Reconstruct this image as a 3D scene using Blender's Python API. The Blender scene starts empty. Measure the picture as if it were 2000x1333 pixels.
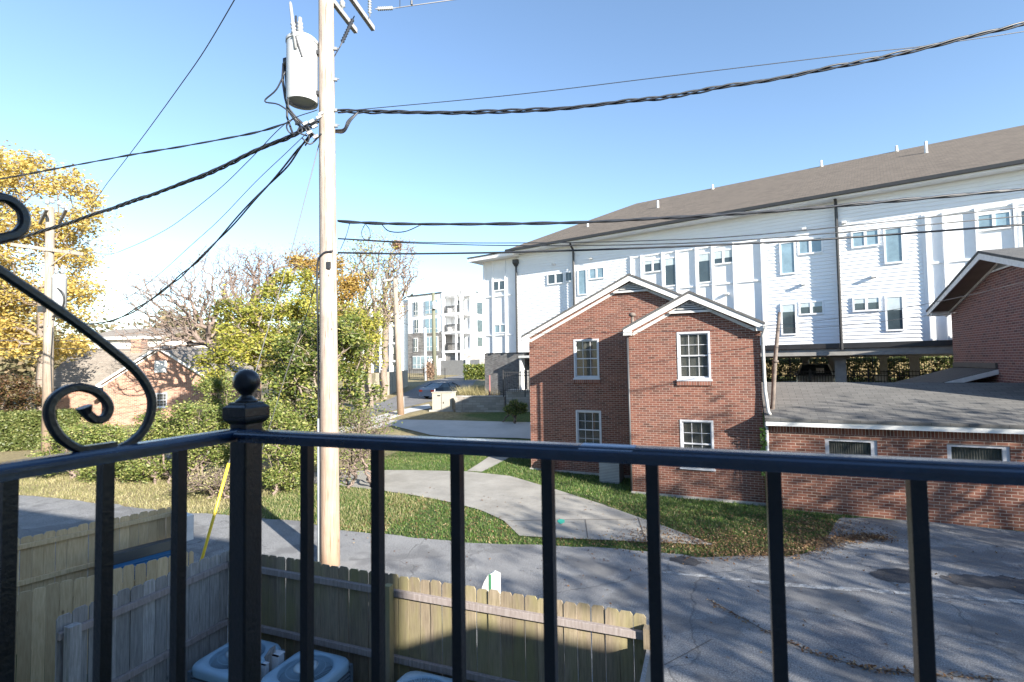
import bpy, math, random
import numpy as np
from mathutils import Vector, Matrix
random.seed(7); rng = np.random.default_rng(7)
R = math.radians
SC = bpy.context.scene
COL = SC.collection

# ------------------------------------------------------------------ camera
F = 1000.0                      # focal length in pixels of the 2000 px photograph (18 mm on 36 mm)
YAW, PITCH, ROLL = R(20.9), math.atan(41 / 1000), 0.015
EYE = Vector((0, 0, 4.1))
fwdH = Vector((-math.sin(YAW), math.cos(YAW), 0)); rightH = Vector((math.cos(YAW), math.sin(YAW), 0)); UP = Vector((0, 0, 1))
fw = fwdH * math.cos(PITCH) + UP * math.sin(PITCH)
up0 = UP * math.cos(PITCH) - fwdH * math.sin(PITCH)
rt = rightH * math.cos(ROLL) + up0 * (-math.sin(ROLL))
up = up0 * math.cos(ROLL) + rightH * math.sin(ROLL)
cam = bpy.data.objects.new('camera', bpy.data.cameras.new('camera')); COL.objects.link(cam)
cam.matrix_world = Matrix(((rt.x, up.x, -fw.x, EYE.x), (rt.y, up.y, -fw.y, EYE.y), (rt.z, up.z, -fw.z, EYE.z), (0, 0, 0, 1)))
cam.data.lens = 18; cam.data.sensor_width = 36; cam.data.clip_start = 0.05; cam.data.clip_end = 2000
cam.data.dof.use_dof = True; cam.data.dof.focus_distance = 16; cam.data.dof.aperture_fstop = 9
SC.camera = cam

# ------------------------------------------------------------------ sun, sky, exposure
SUN_HEAD, SUN_EL = R(119), R(20.5)      # heading clockwise from +Y
sdir = Vector((math.sin(SUN_HEAD) * math.cos(SUN_EL), math.cos(SUN_HEAD) * math.cos(SUN_EL), math.sin(SUN_EL)))
sun = bpy.data.objects.new('sun', bpy.data.lights.new('sun', 'SUN')); COL.objects.link(sun)
sun.data.energy = 4.7; sun.data.angle = R(0.5); sun.data.color = (1, .93, .82)
sun.rotation_euler = (-sdir).to_track_quat('-Z', 'Y').to_euler()
W = bpy.data.worlds.new('World'); SC.world = W; W.use_nodes = True
wn = W.node_tree; sky = wn.nodes.new('ShaderNodeTexSky'); sky.sky_type = 'NISHITA'; sky.sun_disc = False
sky.sun_elevation = SUN_EL; sky.sun_rotation = SUN_HEAD; sky.air_density = 1.0; sky.dust_density = .12; sky.ozone_density = 2.2; sky.altitude = 100
bgn = wn.nodes['Background']; wn.links.new(sky.outputs[0], bgn.inputs[0]); bgn.inputs[1].default_value = .088
SC.view_settings.view_transform = 'Standard'; SC.view_settings.look = 'None'; SC.view_settings.exposure = 1.85; SC.view_settings.gamma = 1
SC.cycles.max_bounces = 6; SC.cycles.transparent_max_bounces = 8

# ------------------------------------------------------------------ rays
def ray(px, py): return fw * F + rt * (px - 1000) + up * (666.5 - py)
def P(px, py, Z):
    d = ray(px, py); return EYE + d * (Z / d.dot(fwdH))
def head(deg):                   # horizontal unit vector, degrees clockwise from the view direction
    a = R(deg); return fwdH * math.cos(a) + rightH * math.sin(a)
class Frame:                     # local axes: s along the wall, t away behind it, z up
    def __init__(f, o, udeg):
        f.o = Vector((o[0], o[1], 0)); f.u = head(udeg); f.v = head(udeg - 90); f.rz = math.atan2(f.u.y, f.u.x)
    def w(f, s, t, z): return f.o + f.u * s + f.v * t + UP * z
    def on(f, px, py, t=0):      # point of the plane t=const seen at a pixel
        d = ray(px, py); n = f.v; k = ((f.o + f.v * t) - EYE).dot(n) / d.dot(n); p = EYE + d * k
        return (p - f.o).dot(f.u), p.z
    def onS(f, px, py, s):
        d = ray(px, py); n = f.u; k = ((f.o + f.u * s) - EYE).dot(n) / d.dot(n); p = EYE + d * k
        return (p - f.o).dot(f.v), p.z
    def st(f, px, Z, py=700):
        p = P(px, py, Z) - f.o; return p.dot(f.u), p.dot(f.v)

HY = [-50, 17, 19, 22, 27, 32, 40, 60, 75, 90, 120, 600]; HZ = [0, 0, .1, .5, .88, 1.1, 1.35, 2.0, 2.6, 3.1, 3.3, 3.3]
_ys = np.arange(-60, 620, .25); _zs = np.convolve(np.pad(np.interp(_ys, HY, HZ), 8, mode='edge'), np.ones(17) / 17, mode='valid')
def sm(a, b, x):
    t = np.clip((x - a) / (b - a), 0, 1); return t * t * (3 - 2 * t)
def hgt(x, y):
    x = np.asarray(x, float); y = np.asarray(y, float)
    z = np.interp(y, _ys, _zs) + .95 * sm(-1, 6, x) * sm(17.5, 23, y) * (1 - sm(50, 80, y))
    pit = (1 - sm(5.26, 5.34, y)) * (1 - sm(-.64, -.52, x)) * sm(-14, -12, x)
    return z - .33 * pit + .03 * np.sin(x * .35 + 1) * np.sin(y * .3) * sm(10, 20, np.hypot(x, y))
def G(px, py):
    d = ray(px, py); d = d / d.dot(fwdH); a = 3.0
    while a < 300:
        p = EYE + d * a
        if p.z <= float(hgt(p.x, p.y)):
            lo, hi = a - .5, a
            for _ in range(16):
                m = (lo + hi) / 2; q = EYE + d * m
                if q.z <= float(hgt(q.x, q.y)): hi = m
                else: lo = m
            q = EYE + d * hi; return Vector((q.x, q.y, float(hgt(q.x, q.y))))
        a += .5
    return EYE + d * 300

# ------------------------------------------------------------------ objects
def link(o, parent=None, **k):
    COL.objects.link(o)
    if parent is not None: o.parent = parent
    return o
def tag(o, label=None, cat=None, group=None, kind=None):
    for a, b in (('label', label), ('category', cat), ('group', group), ('kind', kind)):
        if b: o[a] = b
    return o
def thing(name, label, cat, loc=(0, 0, 0), rz=0, group=None):
    o = bpy.data.objects.new(name, None); o.location = loc; o.rotation_euler = (0, 0, rz); o.empty_display_size = .3
    COL.objects.link(o); return tag(o, label, cat, group)
def fthing(name, label, cat, fr, group=None): return thing(name, label, cat, fr.o, fr.rz, group)
def copytree(o, parent=None):
    c = o.copy(); COL.objects.link(c)
    if parent is not None: c.parent = parent
    for ch in list(o.children): copytree(ch, c)
    return c
class MB:
    def __init__(s, off=(0, 0, 0)): s.v = []; s.f = []; s.off = Vector(off)
    def poly(s, pts):
        n = len(s.v); s.v += [tuple(Vector(p) - s.off) for p in pts]; s.f.append(tuple(range(n, n + len(pts))))
    def box(s, x0, x1, y0, y1, z0, z1):
        n = len(s.v); o = s.off
        s.v += [(x - o.x, y - o.y, z - o.z) for z in (z0, z1) for (x, y) in ((x0, y0), (x1, y0), (x1, y1), (x0, y1))]
        s.f += [tuple(n + i for i in q) for q in ((3, 2, 1, 0), (4, 5, 6, 7), (0, 1, 5, 4), (1, 2, 6, 5), (2, 3, 7, 6), (3, 0, 4, 7))]
    def hull(s, a, b):           # prism between two equal polygons
        n = len(s.v); k = len(a); s.v += [tuple(Vector(p) - s.off) for p in list(a) + list(b)]
        s.f += [tuple(n + k - 1 - i for i in range(k)), tuple(n + k + i for i in range(k))]
        s.f += [(n + i, n + (i + 1) % k, n + k + (i + 1) % k, n + k + i) for i in range(k)]
    def beam(s, a, b, w, h, upv=UP):
        a = Vector(a); b = Vector(b); d = (b - a).normalized(); x = d.cross(upv)
        x = x.normalized() if x.length > 1e-4 else Vector((1, 0, 0)); y = x.cross(d)
        q = [x * sx * w / 2 + y * sy * h / 2 for sx, sy in ((-1, -1), (1, -1), (1, 1), (-1, 1))]
        s.hull([a + p for p in q], [b + p for p in q])
    def tube(s, pts, r, n=8, cap=True):
        pts = [Vector(p) for p in pts]; m = len(pts); r = [r] * m if not hasattr(r, '__len__') else r
        base = len(s.v); x = None
        for i, p in enumerate(pts):
            d = (pts[min(i + 1, m - 1)] - pts[max(i - 1, 0)]).normalized()
            if x is None: x = d.orthogonal().normalized()
            else:
                x = x - d * x.dot(d); x = x.normalized() if x.length > 1e-5 else d.orthogonal().normalized()
            y = d.cross(x)
            for k in range(n):
                a = 2 * math.pi * k / n; s.v.append(tuple(p + (x * math.cos(a) + y * math.sin(a)) * r[i] - s.off))
        for i in range(m - 1):
            for k in range(n):
                a = base + i * n + k; b = base + i * n + (k + 1) % n; s.f.append((a, b, b + n, a + n))
        if cap: s.f += [tuple(base + n - 1 - k for k in range(n)), tuple(base + (m - 1) * n + k for k in range(n))]
    def lathe(s, c, prof, n=24, axis=UP):   # prof: (r, h)
        c = Vector(c); x = axis.orthogonal().normalized(); y = axis.cross(x); base = len(s.v)
        for r, h in prof:
            for k in range(n):
                a = 2 * math.pi * k / n; s.v.append(tuple(c + axis * h + (x * math.cos(a) + y * math.sin(a)) * max(r, 1e-4) - s.off))
        for i in range(len(prof) - 1):
            for k in range(n):
                a = base + i * n + k; b = base + i * n + (k + 1) % n; s.f.append((a, b, b + n, a + n))
        s.f += [tuple(base + n - 1 - k for k in range(n)), tuple(base + (len(prof) - 1) * n + k for k in range(n))]
    def build(s, name, mat, parent=None, smooth=False, bevel=0):
        me = bpy.data.meshes.new(name); me.from_pydata(s.v, [], s.f); me.materials.append(mat); me.validate()
        if smooth: me.polygons.foreach_set('use_smooth', [True] * len(me.polygons))
        o = bpy.data.objects.new(name, me); COL.objects.link(o)
        if parent is not None: o.parent = parent
        if bevel:
            m = o.modifiers.new('bevel', 'BEVEL'); m.width = bevel; m.segments = 2; m.limit_method = 'ANGLE'; m.angle_limit = R(40)
        return o
def npmesh(name, V, Fq, mat, parent=None, smooth=False):
    me = bpy.data.meshes.new(name); V = np.asarray(V, np.float32); Fq = np.asarray(Fq, np.int32); k = Fq.shape[1]
    me.vertices.add(len(V)); me.vertices.foreach_set('co', V.ravel())
    me.loops.add(Fq.size); me.loops.foreach_set('vertex_index', Fq.ravel())
    me.polygons.add(len(Fq)); me.polygons.foreach_set('loop_start', np.arange(0, Fq.size, k, dtype=np.int32))
    me.polygons.foreach_set('loop_total', np.full(len(Fq), k, np.int32))
    if smooth: me.polygons.foreach_set('use_smooth', np.ones(len(Fq), bool))
    me.materials.append(mat); me.update(calc_edges=True)
    o = bpy.data.objects.new(name, me); COL.objects.link(o)
    if parent is not None: o.parent = parent
    return o

# ------------------------------------------------------------------ materials
class NT:
    def __init__(s, name):
        s.m = bpy.data.materials.new(name); s.m.use_nodes = True; s.t = s.m.node_tree; s.b = s.t.nodes['Principled BSDF']
    def n(s, typ, props={}, **inp):
        x = s.t.nodes.new('ShaderNode' + typ)
        for k, v in props.items(): setattr(x, k, v)
        for k, v in inp.items(): s.set(x.inputs[int(k[1:]) if k[0] == 'i' and k[1:].isdigit() else k.replace('_', ' ')], v)
        return x
    def set(s, sock, v):
        if isinstance(v, bpy.types.NodeSocket): s.t.links.new(v, sock)
        elif isinstance(v, bpy.types.Node): s.t.links.new(v.outputs[0], sock)
        elif isinstance(v, (tuple, list)) and len(v) == 3 and sock.type == 'RGBA': sock.default_value = (*v, 1)
        else: sock.default_value = v
    def co(s, kind='Object'): return s.n('TexCoord').outputs[kind]
    def noise(s, vec, scale, detail=4, rough=.6): return s.n('TexNoise', Vector=vec, Scale=scale, Detail=detail, Roughness=rough).outputs[0]
    def mapv(s, vec, sc=(1, 1, 1), loc=(0, 0, 0)): return s.n('Mapping', Vector=vec, Scale=sc, Location=loc).outputs[0]
    def ramp(s, fac, stops):
        r = s.n('ValToRGB', Fac=fac); e = r.color_ramp.elements
        while len(e) < len(stops): e.new(.5)
        for q, (p, c) in zip(e, stops): q.position = p; q.color = (*c, 1) if hasattr(c, '__len__') else (c, c, c, 1)
        return r.outputs[0]
    def mix(s, f, a, b, mode='MIX'):
        x = s.t.nodes.new('ShaderNodeMix'); x.data_type = 'RGBA'; x.blend_type = mode
        s.set(x.inputs[0], f); s.set(x.inputs[6], a); s.set(x.inputs[7], b); return x.outputs[2]
    def math(s, op, a, b=0): return s.n('Math', {'operation': op}, i0=a, i1=b).outputs[0]
    def bump(s, h, strength=.3, dist=.01): s.set(s.b.inputs['Normal'], s.n('Bump', Height=h, Strength=strength, Distance=dist).outputs[0])
    def done(s, col=None, rough=.8, metal=0, spec=None):
        if col is not None: s.set(s.b.inputs['Base Color'], col)
        s.set(s.b.inputs['Roughness'], rough); s.b.inputs['Metallic'].default_value = metal
        if spec is not None: s.b.inputs['Specular IOR Level'].default_value = spec
        return s.m
def plain(name, c, rough=.6, metal=0, var=.12, scale=3, bump=0, bscale=60, spec=None):
    t = NT(name); co = t.co()
    lo = tuple(x * (1 - var) for x in c); hi = tuple(min(1, x * (1 + var)) for x in c)
    col = t.ramp(t.noise(co, scale, 6), [(.3, lo), (.7, hi)])
    if bump: t.bump(t.noise(co, bscale, 3), bump, .01)
    return t.done(col, rough, metal, spec)
def bricks(name, c1, c2, c3, mortar, bw=.203, rh=.0677, mo=.011, soldier=None):
    t = NT(name); co = t.co(); s = t.n('SeparateXYZ', Vector=co)
    u = t.math('ADD', s.outputs[0], s.outputs[1]); vec = t.n('CombineXYZ', X=u, Y=s.outputs[2]).outputs[0]
    def bt(v, w, h):
        x = t.n('TexBrick', Vector=v, Color1=(0, 0, 0), Color2=(1, 1, 1), Mortar=(.5, .5, .5), Scale=1.0, Mortar_Size=mo / 2, Mortar_Smooth=.25, Bias=0.0, Brick_Width=w, Row_Height=h)
        return x.outputs[0], x.outputs[1]
    c, f = bt(vec, bw, rh)
    if soldier:
        vs = t.n('CombineXYZ', X=u, Y=t.math('SUBTRACT', s.outputs[2], soldier[0])).outputs[0]; q, g = bt(vs, .075, .215)
        k = t.math('GREATER_THAN', s.outputs[2], soldier[0]); c = t.mix(k, c, q); f = t.mix(k, f, g)
    col = t.ramp(c, [(0, c1), (.4, c2), (.75, c3), (1, tuple(x * .45 for x in c1))])
    col = t.mix(t.math('MULTIPLY', t.noise(co, 25, 4), .5), col, c3)
    col = t.mix(t.ramp(t.noise(co, 1.1, 5), [(.45, 0), (.75, .35)]), col, (.09, .06, .055))
    t.bump(t.math('SUBTRACT', 1, f), .6, .006)
    return t.done(t.mix(f, col, mortar), .9)
def shingles(name, ca, cb, rot=0, row=.14, w=.3):
    t = NT(name); co = t.co(); s = t.n('SeparateXYZ', Vector=co); v = t.n('CombineXYZ', X=s.outputs[0], Y=t.math('MULTIPLY', s.outputs[1], 1.1)).outputs[0]
    b = t.n('TexBrick', Vector=v, Color1=(0, 0, 0), Color2=(1, 1, 1), Mortar=(.0, .0, .0), Scale=1.0, Mortar_Size=.006, Mortar_Smooth=.3, Bias=.1, Brick_Width=w, Row_Height=row)
    col = t.mix(b.outputs[0], ca, cb); col = t.mix(t.noise(co, 60, 3), col, tuple(x * .5 for x in ca)); col = t.mix(t.math('MULTIPLY', t.noise(co, .8, 3), .4), col, cb)
    t.bump(b.outputs[0], .5, .01)
    return t.done(t.mix(b.outputs[1], col, (.03, .03, .03)), .95)
def leafm(name, stops, rough=.6, trans=.35):
    t = NT(name); g = t.n('NewGeometry'); col = t.ramp(g.outputs['Random Per Island'], stops)
    col = t.mix(t.ramp(t.noise(t.co(), .9, 3), [(.35, 0), (.7, .6)]), col, stops[0][1])
    t.done(col, rough); tr = t.n('BsdfTranslucent', Color=col); mx = t.n('MixShader', i0=trans, i1=t.b.outputs[0], i2=tr.outputs[0])
    t.t.links.new(mx.outputs[0], t.t.nodes['Material Output'].inputs[0]); return t.m
def glassm(name, c=(.05, .07, .08), rough=.05): return plain(name, c, rough, 0, .25, 2, spec=.9)

WHITE = plain('white_siding_paint', (.78, .80, .83), .6, var=.03, scale=1.5)
WPANEL = plain('white_panel_paint', (.80, .81, .83), .6, var=.03)
TRIMW = plain('white_trim_paint', (.62, .62, .61), .55, var=.12, scale=6)
DARK = plain('dark_bronze_metal', (.03, .03, .032), .4, var=.2)
CONC = plain('concrete', (.34, .33, .31), .9, var=.18, scale=4, bump=.2)
GLASS = glassm('window_glass'); GLASSB = glassm('blue_window_glass', (.22, .32, .38), .08)
IRON = plain('black_iron', (.004, .007, .012), .3, var=.4, scale=14, bump=.12, bscale=160, spec=.6)
IRON2 = plain('black_rail_sky_tint', (.006, .030, .075), .22, var=.3, scale=14, bump=.08, bscale=160, spec=1.0)  # black paint with the blue of the reflected sky put into its colour
CABLE = plain('black_cable_sheath', (.02, .023, .03), .45)
STEEL = plain('galvanised_steel', (.20, .205, .21), .5, .3)
GREYBR = bricks('grey_brick', (.10, .10, .105), (.15, .15, .155), (.2, .2, .2), (.10, .10, .10))

# ================================================================== GROUND
def grass_mat():
    t = NT('lawn_ground'); co = t.co(); s = t.n('SeparateXYZ', Vector=co)
    n1 = t.noise(co, .35, 5); n2 = t.noise(co, 6, 6); n3 = t.noise(co, 70, 3)
    green = t.ramp(n2, [(.3, (.035, .065, .014)), (.55, (.065, .115, .022)), (.78, (.15, .15, .05))])
    dry = t.ramp(n2, [(.3, (.16, .12, .06)), (.6, (.30, .25, .13)), (.8, (.38, .34, .2))])
    k = t.math('ADD', n1, t.math('MULTIPLY', t.math('ADD', s.outputs[0], 11), -.07))
    col = t.mix(t.ramp(k, [(.5, 0), (.75, 1)]), green, dry)
    col = t.mix(t.ramp(n3, [(.3, .75), (.55, 0)]), col, (.02, .025, .008))
    t.bump(n3, .8, .03); return t.done(col, .95)
M_GRASS = grass_mat()
def asphalt(name, a, b, patch=.5):
    t = NT(name); co = t.co(); g = t.noise(co, 48, 3, .8); m = t.noise(co, .9, 6); big = t.noise(co, .22, 4)
    col = t.ramp(m, [(.3, a), (.7, b)]); col = t.mix(t.ramp(g, [(.38, .75), (.5, 0)]), col, tuple(x * .35 for x in a)); col = t.mix(t.ramp(g, [(.56, 0), (.68, .6)]), col, tuple(min(1, x * 2.1) for x in b))
    dist = t.n('VectorMath', {'operation': 'ADD'}, i0=co, i1=t.n('VectorMath', {'operation': 'SCALE'}, i0=t.n('TexNoise', Vector=co, Scale=1.3, Detail=5).outputs[1]).outputs[0])
    dist.inputs[1].links[0].from_node.inputs[3].default_value = .9
    def crack(sc, w):
        v = t.n('TexVoronoi', {'feature': 'DISTANCE_TO_EDGE'}, Vector=dist.outputs[0], Scale=sc).outputs[0]; return t.ramp(v, [(0, 1), (w, 0)])
    c = t.math('MULTIPLY', crack(.28, .006), .55); c2 = t.math('MULTIPLY', crack(2.6, .022), t.ramp(big, [(.5, 0), (.62, .8)]))
    c = t.math('MAXIMUM', c, c2); col = t.mix(c, col, (.03, .03, .03))
    col = t.mix(t.ramp(t.noise(co, .55, 3), [(.52, 0), (.56, patch)]), col, tuple(x * .55 for x in a))
    t.bump(t.math('SUBTRACT', g, c), .5, .012); return t.done(col, .9)
M_ASPH = asphalt('old_asphalt', (.165, .167, .175), (.265, .268, .27)); M_STREET = asphalt('street_asphalt', (.13, .13, .14), (.19, .19, .19), .2)
def concrete_mat(name, a, b):
    t = NT(name); co = t.co(); col = t.ramp(t.noise(co, .8, 8, .7), [(.3, a), (.7, b)]); g = t.noise(co, 90, 3)
    col = t.mix(t.ramp(g, [(.35, .5), (.5, 0)]), col, tuple(x * .6 for x in a)); t.bump(g, .3, .006); return t.done(col, .85)
M_CONC = concrete_mat('driveway_concrete', (.22, .21, .19), (.37, .355, .325))
M_CONC2 = concrete_mat('pale_concrete', (.40, .40, .39), (.52, .51, .49))

xs = np.unique(np.round(np.concatenate([np.arange(-400, -60, 20), np.arange(-60, -30, 1), np.arange(-30, -14.2, .25), np.arange(-14.2, -11.8, .2), np.arange(-11.8, -.8, .25), np.arange(-.8, -.4, .04), np.arange(-.4, 16, .25), np.arange(16, 60, 2), np.arange(60, 420, 20)]), 3))
ys = np.unique(np.round(np.concatenate([np.arange(-60, 2, 4), np.arange(2, 5.2, .25), np.arange(5.2, 5.5, .02), np.arange(5.5, 45, .25), np.arange(45, 100, 1), np.arange(100, 600, 20)]), 3))
XX, YY = np.meshgrid(xs, ys); ZZ = hgt(XX, YY); nx, ny = len(xs), len(ys)
idx = np.arange(nx * ny).reshape(ny, nx); Fq = np.stack([idx[:-1, :-1], idx[:-1, 1:], idx[1:, 1:], idx[1:, :-1]], -1).reshape(-1, 4)
gr = npmesh('ground', np.stack([XX, YY, ZZ], -1).reshape(-1, 3), Fq, M_GRASS, smooth=True); tag(gr, kind='structure')
def resample(pts, n):
    p = np.array([tuple(q) for q in pts], float); m = len(p) - 1; out = []
    for i in range(n + 1):
        t = i / n * m; k = min(int(t), m - 1); out.append(p[k] + (p[k + 1] - p[k]) * (t - k))
    return np.array(out)
POLYS = []
def drape(name, A, B, off, mat, n=80, m=40, keep=True, kind='structure', wob=0):
    a = resample([q[:2] for q in A], n)[:, :2]; b = resample([q[:2] for q in B], n)[:, :2]
    if keep: POLYS.append(np.concatenate([a, b[::-1]]))
    if wob:
        for q in (a, b):
            ph = rng.random(4) * 6; s = np.arange(n + 1); w = wob * (np.sin(s * .9 + ph[0]) + .6 * np.sin(s * 2.1 + ph[1]) + .5 * np.sin(s * .37 + ph[2])); q[:, 1] += w
    t = np.linspace(0, 1, m + 1)[None, :, None]; g = a[:, None] * (1 - t) + b[:, None] * t; z = hgt(g[..., 0], g[..., 1]) + off
    V = np.concatenate([g, z[..., None]], -1).reshape(-1, 3); ix = np.arange((n + 1) * (m + 1)).reshape(n + 1, m + 1)
    Fq = np.stack([ix[:-1, :-1], ix[:-1, 1:], ix[1:, 1:], ix[1:, :-1]], -1).reshape(-1, 4)
    nz = np.cross(V[Fq[:, 1]] - V[Fq[:, 0]], V[Fq[:, 3]] - V[Fq[:, 0]])[:, 2].sum()
    if nz < 0: Fq = Fq[:, ::-1]
    o = npmesh(name, V, Fq, mat, smooth=True)
    if kind: tag(o, kind=kind)
    return o
g = lambda L: [G(*q) for q in L]
top = [Vector((-60, 6.5, 0))] + g([(-300, 960), (0, 966), (30, 968), (110, 974), (178, 984), (228, 986), (266, 994), (370, 1004), (447, 1007), (510, 1014), (591, 1020), (665, 1038), (730, 1043), (800, 1051), (887, 1060), (1057, 1067), (1150, 1071), (1264, 1078), (1368, 1090), (1480, 1087), (1536, 1090), (1590, 1077), (1620, 1045), (1640, 1012), (1700, 1014), (1800, 1020), (2000, 1040)]) + [Vector((9.6, 14.5, 0)), Vector((30, 13.4, 0))]
drape('road', top, [Vector((p[0], 5.41, 0)) for p in top], .02, M_ASPH, n=160, m=40, wob=.03)
top = g([(600, 925), (660, 922), (757, 920), (800, 920), (885, 922), (912, 922.5), (996, 931.5), (1083, 957), (1170, 985), (1249, 1013), (1300, 1031), (1345, 1048), (1394, 1066)])
bot = g([(600, 945), (660, 950), (757, 962), (800, 968), (885, 984), (938, 998.5), (960, 1008), (985, 1020), (1014, 1049), (1057, 1052), (1148, 1056), (1260, 1061), (1390, 1067)])
drape('driveway', top, bot, .03, M_CONC, n=60, m=20)
drape('path', g([(912, 921), (945, 900), (990, 868)]), g([(941, 923), (980, 903), (1040, 868)]), .022, M_CONC, n=20, m=6)
drape('rear_driveway', g([(715, 838), (760, 822), (796, 821), (902, 823), (1033, 826), (1300, 834)]), g([(715, 842), (767, 833), (841, 851), (875, 854), (1010, 857), (1300, 875)]), .03, M_CONC2, n=60, m=24)
drape('street', g([(300, 845), (560, 825), (640, 806), (700, 795), (747, 786), (790, 768), (839, 745), (870, 738.5), (947, 727), (1010, 722)]), g([(300, 900), (560, 850), (680, 826), (735, 812), (790, 797), (841, 785), (880, 775), (916, 761), (930, 744), (1010, 732)]), .02, M_STREET, n=120, m=20)
drape('sidewalk', g([(640, 842), (700, 822), (740, 813), (776, 803), (838, 790)]), g([(640, 858), (704, 834), (756, 823), (800, 807), (842, 798)]), .028, M_CONC2, n=60, m=8)
# faded painted line and tar patches on the alley
def linemat():
    t = NT('faded_white_paint'); co = t.co(); n = t.noise(co, 5, 8, .85); g_ = t.noise(co, 60, 2)
    col = t.mix(t.ramp(n, [(.45, 0), (.6, .9)]), (.2, .2, .205), (.6, .6, .58)); col = t.mix(t.ramp(g_, [(.38, .6), (.5, 0)]), col, (.08, .08, .08)); return t.done(col, .9)
drape('road_line', g([(1290, 1118), (1400, 1128), (1530, 1141), (1650, 1150), (1800, 1160), (1900, 1168), (2050, 1179)]), g([(1290, 1122), (1400, 1133), (1530, 1148), (1650, 1157), (1800, 1167), (1900, 1175), (2050, 1187)]), .026, linemat(), n=90, m=3, keep=False, wob=.012)
TAR = asphalt('fresh_tar', (.045, .045, .05), (.07, .07, .075), .1)
drape('road_patch', g([(1697, 1122), (1715, 1115), (1750, 1113), (1778, 1115), (1795, 1120)]), g([(1697, 1124), (1720, 1136), (1750, 1141), (1778, 1142), (1795, 1136)]), .025, TAR, n=30, m=8, keep=False, wob=.02)
drape('road_patch', g([(1836, 1128), (1860, 1124), (1920, 1128), (1960, 1128), (2040, 1142)]), g([(1836, 1130), (1870, 1146), (1920, 1151), (1960, 1152), (2040, 1175)]), .025, TAR, n=40, m=8, keep=False, wob=.03)
PATCH2 = asphalt('old_patch', (.15, .15, .16), (.22, .22, .225), .1)
drape('road_patch', g([(1585, 1225), (1620, 1215), (1680, 1216), (1720, 1232), (1735, 1260)]), g([(1585, 1232), (1620, 1265), (1680, 1290), (1715, 1300), (1735, 1275)]), .024, PATCH2, n=30, m=8, keep=False, wob=.02)
drape('road_patch', g([(1308, 1092), (1330, 1088), (1355, 1094), (1370, 1100)]), g([(1308, 1097), (1330, 1104), (1355, 1108), (1370, 1104)]), .024, TAR, n=20, m=6, keep=False, wob=.02)
JOINT = plain('driveway_joint', (.10, .09, .08), .95)
def groove(name, pts, w=.02, off=.036):
    a = g(pts); A = []; B = []
    for i, p in enumerate(a):
        d = (a[min(i + 1, len(a) - 1)] - a[max(i - 1, 0)]); d.z = 0; d.normalize(); q = Vector((-d.y, d.x, 0)) * w / 2; A.append(p + q); B.append(p - q)
    return drape(name, A, B, off, JOINT, n=30, m=1, keep=False)
groove('driveway_joint', [(992, 1020), (1100, 1018), (1262, 1017)]); groove('driveway_joint', [(1083, 968), (1140, 968), (1190, 993)]); groove('driveway_joint', [(1143, 1018), (1148, 1054)]); groove('driveway_joint', [(1246, 1014), (1262, 1060)])
groove('road_crack', [(1380, 1172), (1440, 1205), (1500, 1238), (1600, 1284), (1700, 1310), (1800, 1322), (1960, 1331)], .025, .024); groove('road_crack', [(1296, 1303), (1340, 1280), (1390, 1252)], .012, .024)
tl = drape('paint_mark', g([(1089, 1019), (1095, 1017), (1103, 1018)]), g([(1089, 1023), (1095, 1027), (1103, 1024)]), .038, plain('teal_paint', (.03, .34, .26), .8), n=10, m=4, keep=False, wob=.01, kind=None)
tag(tl, 'small teal paint mark on the concrete driveway', 'paint mark')

def inside(poly, x, y):
    c = np.zeros(len(x), bool); j = len(poly) - 1
    for i in range(len(poly)):
        xi, yi = poly[i]; xj, yj = poly[j]
        k = ((yi > y) != (yj > y)) & (x < (xj - xi) * (y - yi) / (yj - yi + 1e-12) + xi); c ^= k; j = i
    return c
def paved(x, y):
    c = np.zeros(len(x), bool)
    for p in POLYS: c |= inside(p, x, y)
    return c
def blades(name, N, x0, x1, y0, y1, h0, h1, mat, clump=.5, near=None):
    x = rng.uniform(x0, x1, N); y = rng.uniform(y0, y1, N)
    m = ~paved(x, y); d = np.sin(x * 2.3 + 1.3 * np.sin(y * 1.7)) * np.sin(y * 2.9 + x) * .5 + .5; m &= rng.random(N) < (1 - clump + clump * d)
    if near is not None: m &= near(x, y)
    x, y = x[m], y[m]; n = len(x); z = hgt(x, y); h = rng.uniform(h0, h1, n); a = rng.uniform(0, 6.28, n); w = rng.uniform(.006, .012, n); lx = rng.normal(0, .4, n) * h; ly = rng.normal(0, .4, n) * h
    A = np.stack([x - np.cos(a) * w, y - np.sin(a) * w, z], -1); B = np.stack([x + np.cos(a) * w, y + np.sin(a) * w, z], -1); C = np.stack([x + lx, y + ly, z + h], -1)
    V = np.stack([A, B, C], 1).reshape(-1, 3); return npmesh(name, V, np.arange(3 * n).reshape(-1, 3), mat)
M_BLADE = leafm('grass_blades', [(0, (.04, .09, .015)), (.35, (.07, .14, .022)), (.78, (.11, .18, .03)), (.9, (.28, .25, .11)), (1, (.38, .33, .19))], .6, .25)
M_DRYB = leafm('dry_blades', [(0, (.10, .12, .03)), (.4, (.3, .26, .12)), (1, (.45, .4, .24))], .7, .25)
o = blades('grass', 190000, -13, 3.5, 9.5, 21, .03, .09, M_BLADE); tag(o, 'short green grass around the concrete driveway', 'grass', kind='stuff')
o = blades('dry_grass', 50000, -24, -7.5, 8.5, 14, .03, .12, M_DRYB); tag(o, 'dry straw coloured grass along the thicket', 'grass', kind='stuff')
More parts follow.
